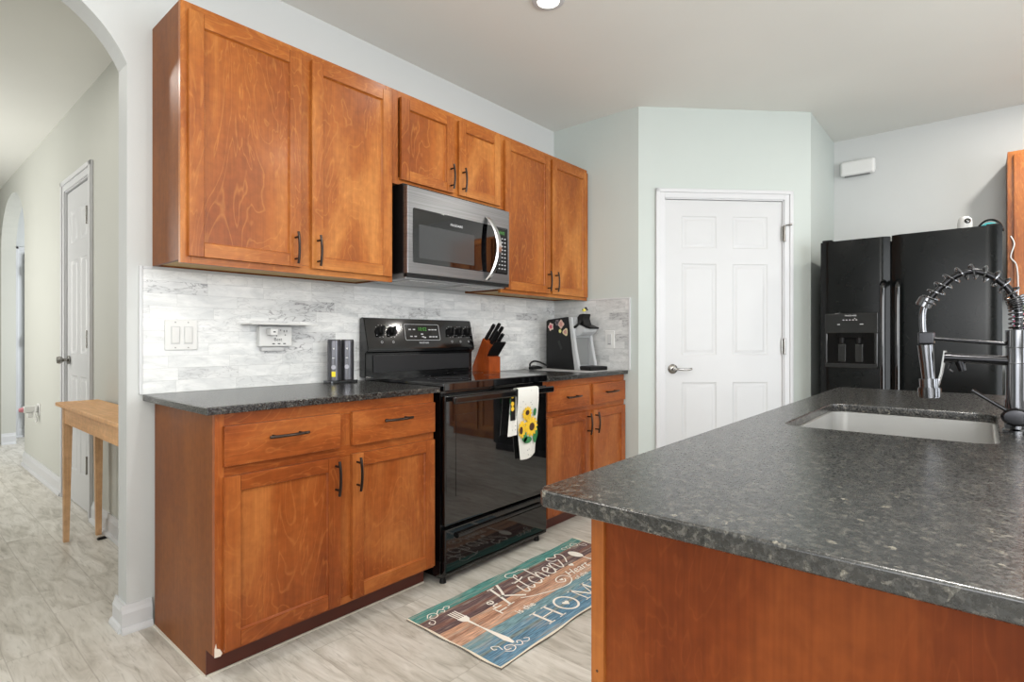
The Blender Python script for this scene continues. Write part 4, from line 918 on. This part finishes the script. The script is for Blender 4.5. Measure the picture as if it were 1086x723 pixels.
# grinders
tr = thing('grinder_tray', (0.80, -0.08, 0.915), 'low grey tray under the two electric grinders on the left counter', 'tray')
mb = MB(); mb.plate([rrect(0.722, 0.876, -0.118, -0.042, 0.01, 4)], 0.9152, 0.928, 0.002); link('base', mb, GUN, tr)
def grinder(x, lab, yellow):
    g = thing('pepper_grinder', (x, -0.08, 0.9285), lab, 'grinder', 'electric grinders on the left counter', 0, False)
    mb = MB(); mb.lathe([(0, 0), (0.031, 0), (0.032, 0.004), (0.032, 0.05), (0.0315, 0.051), (0.032, 0.052), (0.032, 0.195), (0.030, 0.198), (0, 0.198)], (x, -0.08, 0.9285), 32); link('body', mb, plain('satin_gunmetal', (92, 92, 96), 0.28, 0.8), g)
    mb = MB(); mb.lathe([(0, 0.0), (0.031, 0), (0.031, 0.003), (0, 0.003)], (x, -0.08, 1.1268), 24); link('cap', mb, BLKM, g)
    # camera side direction
    d = Vector((-0.60, -0.8, 0)).normalized(); c = Vector((x, -0.08, 0)); A = d.to_track_quat('-Y', 'Z').to_matrix().to_4x4()
    mb = MB(Matrix.Translation(c+d*0.032) @ A); mb.cyl((0, 0.002, 0.995), (0, -0.003, 0.995), 0.011, seg=20); link('view_window', mb, plain('clear_window', (190, 190, 200), 0.1, 0.4), g)
    mb = MB(Matrix.Translation(c+d*0.0325) @ A); mb.prism([(-0.005, 1.088), (0.005, 1.090), (0.002, 1.080)], 1, -0.001, 0.001); mb.box((-0.006, -0.0005, 1.038), (0.006, 0.001, 1.041)); link('mark', mb, WHT, g)
    if yellow:
        mb = MB(Matrix.Translation(c+d*0.0325) @ A); mb.box((-0.009, -0.0008, 0.948), (0.009, 0.002, 0.973), 0.0005); o = link('sticker', mb, plain('yellow_sticker', (238, 214, 30), 0.5), g); o['label'] = 'yellow sticker'
    return g
grinder(0.762, 'grey electric grinder with a yellow sticker, left one on the tray', True)
grinder(0.836, 'grey electric grinder without sticker, next to the range', False)

# ------------------------------------------------------------------ knife block (faces -Y)
KX0, KX1 = 1.80, 1.912
kb = thing('knife_block', (1.89, -0.07, 0.915), 'reddish brown slanted wooden knife block on the counter behind the range', 'knife block')
mb = MB(); mb.prism([(-0.012, 0.9152), (-0.012, 0.955), (-0.105, 1.139), (-0.168, 1.085), (-0.128, 1.0), (-0.128, 0.9152)], 0, KX0, KX1, 0.002); link('slanted_body', mb, BLOCK, kb)
mb = MB(); mb.prism([(-0.1285, 0.9152), (-0.1285, 1.028), (-0.158, 1.018), (-0.158, 0.9152)], 0, KX0+0.002, KX1-0.002, 0.002); link('front_step', mb, BLOCK, kb)
kdir = Vector((0, -0.62, 0.78)).normalized()
def knife(name, p, L, r, lab, grp, wide=1.5, steel_end=False):
    o = thing(name, p, lab, 'knife', grp, 0, True)
    mb = MB(); P = [kdir*t_ for t_ in (-0.008, 0, L*0.3, L*0.6, L*0.85, L)]
    t = bmesh.new(); rows = []; up = Vector((0, 0.83, 0.56)); sd = Vector((1, 0, 0))
    for i, (q_, s_) in enumerate(zip(P, (0.8, 0.9, 1.0, 0.85, 1.0, 0.8))):
        rows.append([t.verts.new(q_+sd*r*math.cos(a)+up*r*wide*s_*math.sin(a)) for a in [2*PI*k/10 for k in range(10)]])
    for A, B in zip(rows, rows[1:]):
        for k in range(10): t.faces.new((A[k], A[(k+1) % 10], B[(k+1) % 10], B[k]))
    t.faces.new(rows[0]); t.faces.new(rows[-1][::-1]); mb._merge(t); link('handle', mb, BLKM, o)
    mb = MB(); mb.box((-0.001, -0.006, -0.008), (0.001, 0.006, 0.008), R=Matrix.Rotation(0.6, 4, 'X')); mb.bm.transform(Matrix.Translation(kdir*(-0.012))); link('blade', mb, CHROME, o)
    for s_ in (0.3, 0.7):
        mb = MB(); c_ = kdir*(L*s_); mb.cyl(c_-sd*(r+0.0006), c_+sd*(r+0.0006), 0.0022, seg=8); link('rivet', mb, CHROME, o)
    return o
for x_, f_, L_, lab in ((1.820, 0.15, 0.115, 'big black handled knife at the back left of the block'), (1.853, 0.25, 0.130, 'longest black handled knife sticking up from the block top'),
                        (1.888, 0.35, 0.110, 'black handled knife at the right side of the block top'), (1.835, 0.66, 0.095, 'shorter black handled knife in the lower slot row of the block'),
                        (1.878, 0.80, 0.085, 'black handled paring knife just above the steak knives')):
    p = (x_, -0.105-0.063*f_, 1.141-0.054*f_); knife('kitchen_knife', p, L_, 0.0095, lab, 'large knives in the knife block', 1.5)
sk = knife('steak_knife', (1.811, -0.142, 1.030), 0.105, 0.0062, 'slim black steak knife in the front row of the knife block', 'steak knives in the front row', 1.5)
for k in range(1, 6): copy_thing(sk, (1.811+k*0.0178, -0.142, 1.030))

# ------------------------------------------------------------------ coffee maker
mb = MB(); mb.plate([rrect(2.28, 2.69, -0.58, -0.05, 0.02, 5)], 0.9152, 0.918, 0.001)
tag(link('counter_mat', mb, WHT2), 'thin pale mat under the coffee maker on the corner counter', 'mat')
CM = thing('coffee_maker', (2.55, -0.26, 0.9185), 'single serve coffee maker in black and silver with stickers on its side', 'coffee maker', None, math.radians(-12), True)
side = [(0.15, 0.0), (0.15, 0.342), (0.13, 0.354), (-0.07, 0.368), (-0.082, 0.366), (-0.118, 0.14), (-0.142, 0.0)]
mb = MB()
for xa, xb in ((-0.098, -0.088), (0.088, 0.098)): mb.prism(side, 0, xa, xb, 0.002)
link('side_panel', mb, BLKM, CM)
SILV = plain('silver_plastic', (186, 188, 190), 0.35, 0.3)
mb = MB(); mb.prism([(0.149, 0.002), (0.149, 0.343), (0.13, 0.355), (-0.06, 0.369), (-0.06, 0.002)], 0, -0.0875, 0.0875, 0.003)
for xa, xb in ((-0.094, -0.07), (0.07, 0.094)): mb.prism([(-0.055, 0.369), (-0.108, 0.36), (-0.15, 0.14), (-0.186, 0.0), (-0.10, 0.0)], 0, xa, xb, 0.003)
mb.box((-0.07, -0.12, 0.0), (0.07, -0.055, 0.36)); link('core', mb, SILV, CM)
mb = MB(); mb.box((-0.066, -0.124, 0.03), (0.066, -0.1205, 0.225), 0.001); link('cup_bay', mb, plain('grey_bay', (112, 114, 114), 0.45), CM)
mb = MB(); mb.prism([(-0.09, 0.235), (-0.09, 0.318), (-0.15, 0.31), (-0.205, 0.282), (-0.195, 0.262), (-0.15, 0.235)], 0, -0.062, 0.066, 0.004); link('brew_head', mb, plain('silver_head', (190, 192, 194), 0.35, 0.2), CM)
mb = MB(); mb.tube(smooth_curve([Vector(p) for p in ((-0.075, -0.09, 0.29), (-0.07, -0.13, 0.30), (-0.045, -0.15, 0.335), (-0.02, -0.14, 0.365))]), 0.009, 10)
mb.prism([(-0.11, 0.312), (-0.10, 0.345), (-0.135, 0.385), (-0.175, 0.388), (-0.165, 0.355), (-0.185, 0.305), (-0.15, 0.305)], 0, -0.045, 0.035, 0.004)
mb.prism([(-0.14, 0.312), (-0.175, 0.312), (-0.235, 0.292), (-0.23, 0.282), (-0.17, 0.296)], 0, -0.035, 0.055, 0.003); link('lift_handle', mb, BLKM, CM)
mb = MB(); mb.box((-0.082, -0.285, 0.0), (0.082, -0.1205, 0.026), 0.004); mb.box((-0.07, -0.272, 0.024), (0.07, -0.15, 0.0275)); link('drip_tray', mb, BLKM, CM)
def sticker(y, z, r, col, pet=6, name='sticker'):
    m_ = MB(); t_ = bmesh.new(); P_ = []
    for i in range(pet*6):
        a = 2*PI*i/(pet*6); rr = r*(0.86+0.14*math.cos(pet*a)); P_.append(t_.verts.new((-0.0984, y+rr*math.cos(a), z+rr*math.sin(a))))
    f_ = t_.faces.new(P_); e_ = bmesh.ops.extrude_face_region(t_, geom=[f_]); bmesh.ops.translate(t_, vec=(-0.001, 0, 0), verts=[v for v in e_['geom'] if isinstance(v, bmesh.types.BMVert)])
    m_._merge(t_); return m_
for i, (y, z, r, col, pet, inner) in enumerate(((0.098, 0.302, 0.031, (226, 200, 190), 5, (214, 90, 110)), (0.03, 0.330, 0.024, (120, 110, 116), 6, (60, 50, 60)), (-0.01, 0.318, 0.033, (220, 186, 170), 4, (206, 150, 140)),
                                 (0.0, 0.270, 0.016, (214, 214, 130), 6, (236, 232, 160)), (-0.055, 0.262, 0.03, (214, 196, 160), 3, (190, 140, 130)))):
    o = link('sticker', sticker(y, z, r, col, pet), plain('sticker_%d' % i, col, 0.5, var=0.25, vscale=90), CM)
    m_ = sticker(y, z, r*0.55, col, 5); m_.bm.transform(Matrix.Translation((-0.001, 0, 0))); link('print', m_, plain('sticker_print_%d' % i, inner, 0.5, var=0.3, vscale=120), o)
mb = MB(); mb.box((-0.0995, -0.01, 0.14), (-0.0975, 0.012, 0.205), 0.0005, R=Matrix.Rotation(-0.5, 4, 'X')); link('side_vent', mb, plain('vent_black', (10, 10, 10), 0.3), CM)
mb = MB(); mb.tube(smooth_curve([Vector(p) for p in ((2.46, -0.12, 0.94), (2.42, -0.08, 0.965), (2.36, -0.075, 0.972), (2.30, -0.09, 0.955), (2.285, -0.11, 0.93), (2.31, -0.125, 0.924), (2.38, -0.13, 0.926), (2.40, -0.10, 0.93), (2.33, -0.09, 0.938), (2.28, -0.12, 0.926))]), 0.0065, 8)
mb.box((2.255, -0.15, 0.9185), (2.31, -0.11, 0.94), 0.006); tag(link('power_cord', mb, BLKM), 'black coiled power cord behind the coffee maker in the corner', 'cord')
# clipped ornament on the machine
t = thing('bee_ornament', (2.545, -0.38, 1.28), 'tiny yellow and black bee ornament on a stem above the coffee maker', 'ornament')
bp = Vector((2.545, -0.38, 1.335))
mb = MB(); mb.lathe([(0, -0.02), (0.009, -0.012), (0.0115, 0), (0.009, 0.012), (0, 0.02)], bp, 16, Matrix.Rotation(PI/2, 4, 'Y') @ Matrix.Identity(4)); link('body', mb, plain('bee_yellow', (226, 214, 90), 0.5), t)
mb = MB(); mb.lathe([(0, -0.008), (0.008, 0), (0, 0.008)], bp+Vector((0.026, -0.01, 0.004)), 12); mb.box(bp+Vector((0.008, -0.004, 0.006)), bp+Vector((0.034, -0.002, 0.022)), 0.0005); mb.box(bp+Vector((-0.024, -0.004, -0.002)), bp+Vector((-0.012, 0.0, 0.008)), 0.001); link('wings', mb, BLKM, t)
mb = MB(); mb.tube([bp+Vector((0, 0, -0.008)), bp+Vector((0.01, -0.012, -0.04)), bp+Vector((0.0, -0.02, -0.06))], 0.002, 6); link('stem', mb, WHT, t)

# ------------------------------------------------------------------ rug
RO = Vector((0.668, -0.76, 0.0)); RG2 = thing('kitchen_rug', RO, 'printed plank pattern kitchen rug with white lettering on the floor before the range', 'rug', None, 0, True)
def rugz(x, y):
    e_ = min(1, max(0, (0.06-min(x, 0.51+y, 1.19-x))/0.06)); return 0.006+0.004*e_*(0.5+0.5*math.sin(x*23+y*31))
mb = MB(); mb.grid(lambda u, v: (1.19*u+0.003*math.sin(v*14), -0.51*v+0.003*math.sin(u*21), rugz(1.19*u, -0.51*v)), 60, 28)
t = bmesh.new(); me_ = None
link('pile', mb, RUG, RG2)
mb = MB(); mb.grid(lambda u, v: (1.19*u+0.003*math.sin(v*14), -0.51*v+0.003*math.sin(u*21), rugz(1.19*u, -0.51*v)-(0.0004 if 0 < u < 1 and 0 < v < 1 else 0.0002)), 60, 28, 0.003); link('backing', mb, plain('rug_backing', (120, 110, 98), 0.9), RG2)
def sv(P, k=6): return [tuple(p) for p in smooth_curve([Vector(p) for p in P], k)]
ZR = 0.0078
pr = MB()
def glyph(strokes, ox, oy, s, wd, slant=0.0, k=6, taper=False):
    oy += 0.13*(ox-0.37)
    for st in strokes:
        P = [(ox+s*(x+slant*y), oy+s*y) for x, y in st]
        pr.ribbon(sv(P, k) if len(P) > 2 else P, wd, ZR, taper)
def lines(strokes, ox, oy, s, wd): 
    for st in strokes: pr.ribbon([(ox+s*x, oy+s*y) for x, y in st], wd, ZR)
# The (rotated upright small caps)
g = Matrix.Translation((0.315, -0.205, ZR)) @ Matrix.Rotation(PI/2, 4, 'Z'); pr.text('The', 0.075, g, 0.0003)
# Kitchen in script
BL, S_ = -0.235, 0.15
glyph([[(0, 0), (0.28, 1.05)], [(0.62, 1.1), (0.3, 0.55), (0.12, 0.5)], [(0.2, 0.52), (0.45, 0.3), (0.72, 0.02)]], 0.37, BL, S_, 0.012)
lines([[(0.14, 1.05), (0.44, 1.05)], [(-0.12, 0), (0.16, 0)]], 0.37, BL, S_, 0.006)
glyph([[(0.1, 0.5), (0.0, 0.1), (0.12, 0.0), (0.25, 0.2)], [(0.13, 0.68), (0.16, 0.72)]], 0.505, BL, S_, 0.008)
glyph([[(0.22, 0.95), (0.04, 0.2), (0.12, 0.0), (0.26, 0.14)], [(-0.1, 0.62), (0.2, 0.66), (0.42, 0.74)]], 0.545, BL, S_, 0.008)
glyph([[(0.3, 0.40), (0.18, 0.5), (0.03, 0.3), (0.06, 0.05), (0.2, 0.0), (0.34, 0.14)]], 0.595, BL, S_, 0.008)
glyph([[(0.0, 0.0), (0.06, 0.5), (0.14, 0.98)], [(0.05, 0.25), (0.18, 0.5), (0.28, 0.42), (0.24, 0.05), (0.34, 0.08)]], 0.655, BL, S_, 0.008)
glyph([[(0.04, 0.2), (0.3, 0.36), (0.24, 0.5), (0.05, 0.35), (0.06, 0.05), (0.25, 0.0), (0.4, 0.2)]], 0.72, BL, S_, 0.008)
glyph([[(0.06, 0.48), (0.0, 0.0)], [(0.03, 0.22), (0.22, 0.5), (0.30, 0.40), (0.26, 0.06), (0.38, 0.02), (0.68, 0.46)]], 0.78, BL, S_, 0.008)
pr.ribbon(sv([(0.885, -0.165), (0.925, -0.125), (0.945, -0.085), (0.925, -0.062), (0.893, -0.085), (0.86, -0.06), (0.838, -0.075), (0.845, -0.105), (0.875, -0.11)]), 0.007, ZR)
pr.ribbon(sv([(0.70, -0.07), (0.66, -0.045), (0.62, -0.04), (0.575, -0.028), (0.552, -0.05), (0.575, -0.072), (0.60, -0.06), (0.587, -0.09)]), 0.005, ZR)
pr.ribbon(sv([(0.44, -0.232), (0.50, -0.265), (0.60, -0.30), (0.69, -0.315), (0.75, -0.285), (0.745, -0.24), (0.70, -0.235), (0.67, -0.262), (0.70, -0.285), (0.725, -0.265)]), 0.006, ZR)
disc_ = lambda c, r, n=14: pr.plate([[(c[0]+r*math.cos(2*PI*i/n), c[1]+r*math.sin(2*PI*i/n)) for i in range(n)]], ZR-0.0003, ZR+0.0003)
def heart(c, s): pr.plate([[(c[0]+s*(16*math.sin(t)**3)/16, c[1]+s*(13*math.cos(t)-5*math.cos(2*t)-2*math.cos(3*t)-math.cos(4*t))/16) for t in [2*PI*i/24 for i in range(24)]]], ZR-0.0003, ZR+0.0003)
heart((0.705, -0.262), 0.011); heart((0.875, -0.20), 0.016)
pr.text('is the', 0.05, Matrix.Translation((0.385, -0.305, ZR)), 0.0003)
pr.text('Heart', 0.075, Matrix.Translation((0.845, -0.25, ZR)), 0.0003, shear=0.5)
pr.text('of the', 0.042, Matrix.Translation((0.80, -0.305, ZR)), 0.0003, shear=0.3)
# HOME in slab serif capitals
HB, HS_ = -0.46, 0.105
def bar(x0, y0, x1, y1, wd): pr.ribbon([(x0, y0), (x1, y1)], wd, ZR)
def serif(x, y, w_=0.04): bar(x-w_/2, y, x+w_/2, y, 0.005)
x = 0.365
for xx in (x, x+0.075):
    bar(xx, HB, xx, HB+HS_, 0.012); serif(xx, HB+0.002); serif(xx, HB+HS_-0.002)
bar(x, HB+HS_/2, x+0.075, HB+HS_/2, 0.006)
pr.ribbon([(x+0.168+0.05*math.cos(a), HB+HS_/2+0.055*math.sin(a)) for a in [2*PI*i/28 for i in range(29)]], 0.010, ZR); heart((x+0.168, HB+HS_/2), 0.018)
xm = x+0.265; bar(xm, HB, xm+0.004, HB+HS_, 0.007); bar(xm+0.004, HB+HS_, xm+0.05, HB+0.01, 0.012); bar(xm+0.05, HB+0.01, xm+0.096, HB+HS_, 0.006); bar(xm+0.096, HB+HS_, xm+0.10, HB, 0.012)
for a_, b_ in ((xm, HB+0.002), (xm+0.1, HB+0.002), (xm, HB+HS_-0.002), (xm+0.098, HB+HS_-0.002)): serif(a_, b_, 0.034)
xe = xm+0.16; bar(xe, HB, xe, HB+HS_, 0.012)
for yy in (HB+0.003, HB+HS_/2, HB+HS_-0.003): bar(xe-0.014, yy, xe+0.065, yy, 0.006)
# fork and spoon
for k in range(4): bar(0.135+k*0.012, -0.098, 0.137+k*0.0115, -0.165, 0.006)
pr.plate([[(0.13, -0.16), (0.178, -0.16), (0.174, -0.185), (0.16, -0.20), (0.156, -0.27), (0.162, -0.34), (0.168, -0.40), (0.16, -0.435), (0.148, -0.437), (0.14, -0.40), (0.145, -0.34), (0.150, -0.27), (0.148, -0.20), (0.134, -0.185)]], ZR-0.0003, ZR+0.0003)
pr.plate([[(1.00+0.027*math.cos(a), -0.14+0.045*math.sin(a)) for a in [2*PI*i/20 for i in range(20)]]], ZR-0.0003, ZR+0.0003)
pr.plate([[(0.997, -0.18), (1.003, -0.18), (1.008, -0.34), (1.01, -0.42), (0.99, -0.42), (0.992, -0.34)]], ZR-0.0003, ZR+0.0003)
def scroll(cx, cy, sx_, sy_):
    for P in ([(0, 0), (0.02, 0.02), (0.045, 0.012), (0.045, -0.012), (0.02, -0.02), (0.01, -0.002), (0.028, 0.006)], [(0.05, 0.0), (0.075, 0.018), (0.09, 0.0), (0.08, -0.012), (0.07, 0.0)], [(0.09, 0.008), (0.11, 0.02), (0.125, 0.008), (0.11, -0.004)],
              [(0.0, -0.012), (0.005, -0.04), (-0.015, -0.055), (-0.022, -0.035), (-0.01, -0.03)]):
        pr.ribbon([(cx+sx_*a, cy+sy_*b) for a, b in sv(P)], 0.004, ZR)
scroll(0.06, -0.06, 1, 1); scroll(0.09, -0.45, 1, -1); scroll(1.13, -0.06, -1, 1); scroll(1.11, -0.45, -1, -1)
link('printed_lettering', pr, CREAM, RG2, smooth=False)

# ------------------------------------------------------------------ hall furniture
HT = thing('console_table', (0.06, 0.9, 0), 'narrow unfinished pine console table against the hall wall', 'table')
mb = MB(); mb.box((-0.055, 0.125, 0.757), (0.146, 1.45, 0.777), 0.003); link('tabletop', mb, PINE, HT)
mb = MB(); 
for xa in (-0.03, 0.122): mb.box((xa, 0.15, 0.665), (xa+0.018, 1.40, 0.757))
for ya in (0.15, 1.385): mb.box((-0.03, ya, 0.665), (0.14, ya+0.018, 0.757))
link('apron', mb, PINE, HT)
for lx in (-0.033, 0.108):
    for ly in (0.145, 1.36):
        mb = MB(); t = bmesh.new(); r4 = []
        for z, k in ((0.0, 0.62), (0.66, 1.0), (0.756, 1.0)):
            s_ = 0.04*k; sgn = 0 if lx < 0 else 0.04-s_; r4.append([t.verts.new((lx+a*s_+sgn*0.5, ly+b*s_, z)) for a, b in ((0, 0), (1, 0), (1, 1), (0, 1))])
        for A, B in zip(r4, r4[1:]):
            for k in range(4): t.faces.new((A[k], A[(k+1) % 4], B[(k+1) % 4], B[k]))
        t.faces.new(r4[0][::-1]); t.faces.new(r4[-1]); mb._merge(t); link('leg', mb, PINEV, HT)
t = thing('air_freshener', (XH, 3.42, 0.5), 'clear plug-in air freshener in the hall wall outlet beyond the pine table', 'air freshener')
mb = MB(); mb.box((XH-0.006, 3.34, 0.50), (XH-0.0005, 3.44, 0.60), 0.002); link('outlet_plate', mb, WHT, t)
mb = MB(); mb.cyl((XH-0.10, 3.40, 0.555), (XH-0.125, 3.40, 0.555), 0.022, 0.014, 16); link('nozzle', mb, plain('pink_tip', (190, 120, 130), 0.4), t)
mb = MB(); mb.box((XH-0.10, 3.375, 0.53), (XH-0.006, 3.425, 0.585), 0.01); mb.box((XH-0.075, 3.375, 0.49), (XH-0.04, 3.42, 0.53), 0.006); link('housing', mb, WHT, t)
mb = MB(); mb.tube(smooth_curve([Vector(p) for p in ((XH-0.02, 3.37, 0.575), (XH-0.03, 3.36, 0.52), (XH-0.02, 3.36, 0.47), (XH-0.028, 3.36, 0.45))]), 0.006, 6); tag(link('power_cord', mb, WHT), 'short white cord below the air freshener on the hall wall', 'cord')
mb = MB(); mb.box((0.10, 1.26, 0.0), (0.142, 1.285, 0.008), 0.002); mb.box((0.104, 1.262, 0.008), (0.138, 1.283, 0.012), 0.001)
tag(link('door_stop', mb, BLKM), 'small dark floor door stop below the pine table', 'door stop')

# ------------------------------------------------------------------ ceiling lamps
for i, (lx, ly, pw) in enumerate(LAMPS):
    t = thing('recessed_light', (lx, ly, CH-0.012), 'small round recessed ceiling light' + (' just at the top edge of the picture' if i == 0 else ' out of view'), 'ceiling light', 'recessed ceiling lights', 0, True)
    t['label'] = 'small round recessed light at the top edge, above the range' if i == 0 else 'small round recessed ceiling light ' + ('', 'in the rear corner behind the camera', 'in front of the arched opening', 'over the near end of the island', 'over the island sink', 'in front of the refrigerator', 'inside the hall')[i]
    mb = MB(); mb.lathe([(0.052, 0.0), (0.058, -0.001), (0.075, 0.004), (0.078, 0.0115)], (0, 0, 0), 32); link('bezel', mb, TRIM, t)
    mb = MB(); mb.lathe([(0, 0.002), (0.052, 0.002)], (0, 0, 0), 32); link('lens', mb, LAMPE, t)
    l = bpy.data.lights.new('lamp', 'AREA'); l.shape = 'DISK'; l.size = 0.10; l.energy = pw; l.color = (1.0, 0.96, 0.9)
    o = bpy.data.objects.new('lamp_light', l); C.objects.link(o); o.parent = t; o.location = (0, 0, -0.004)
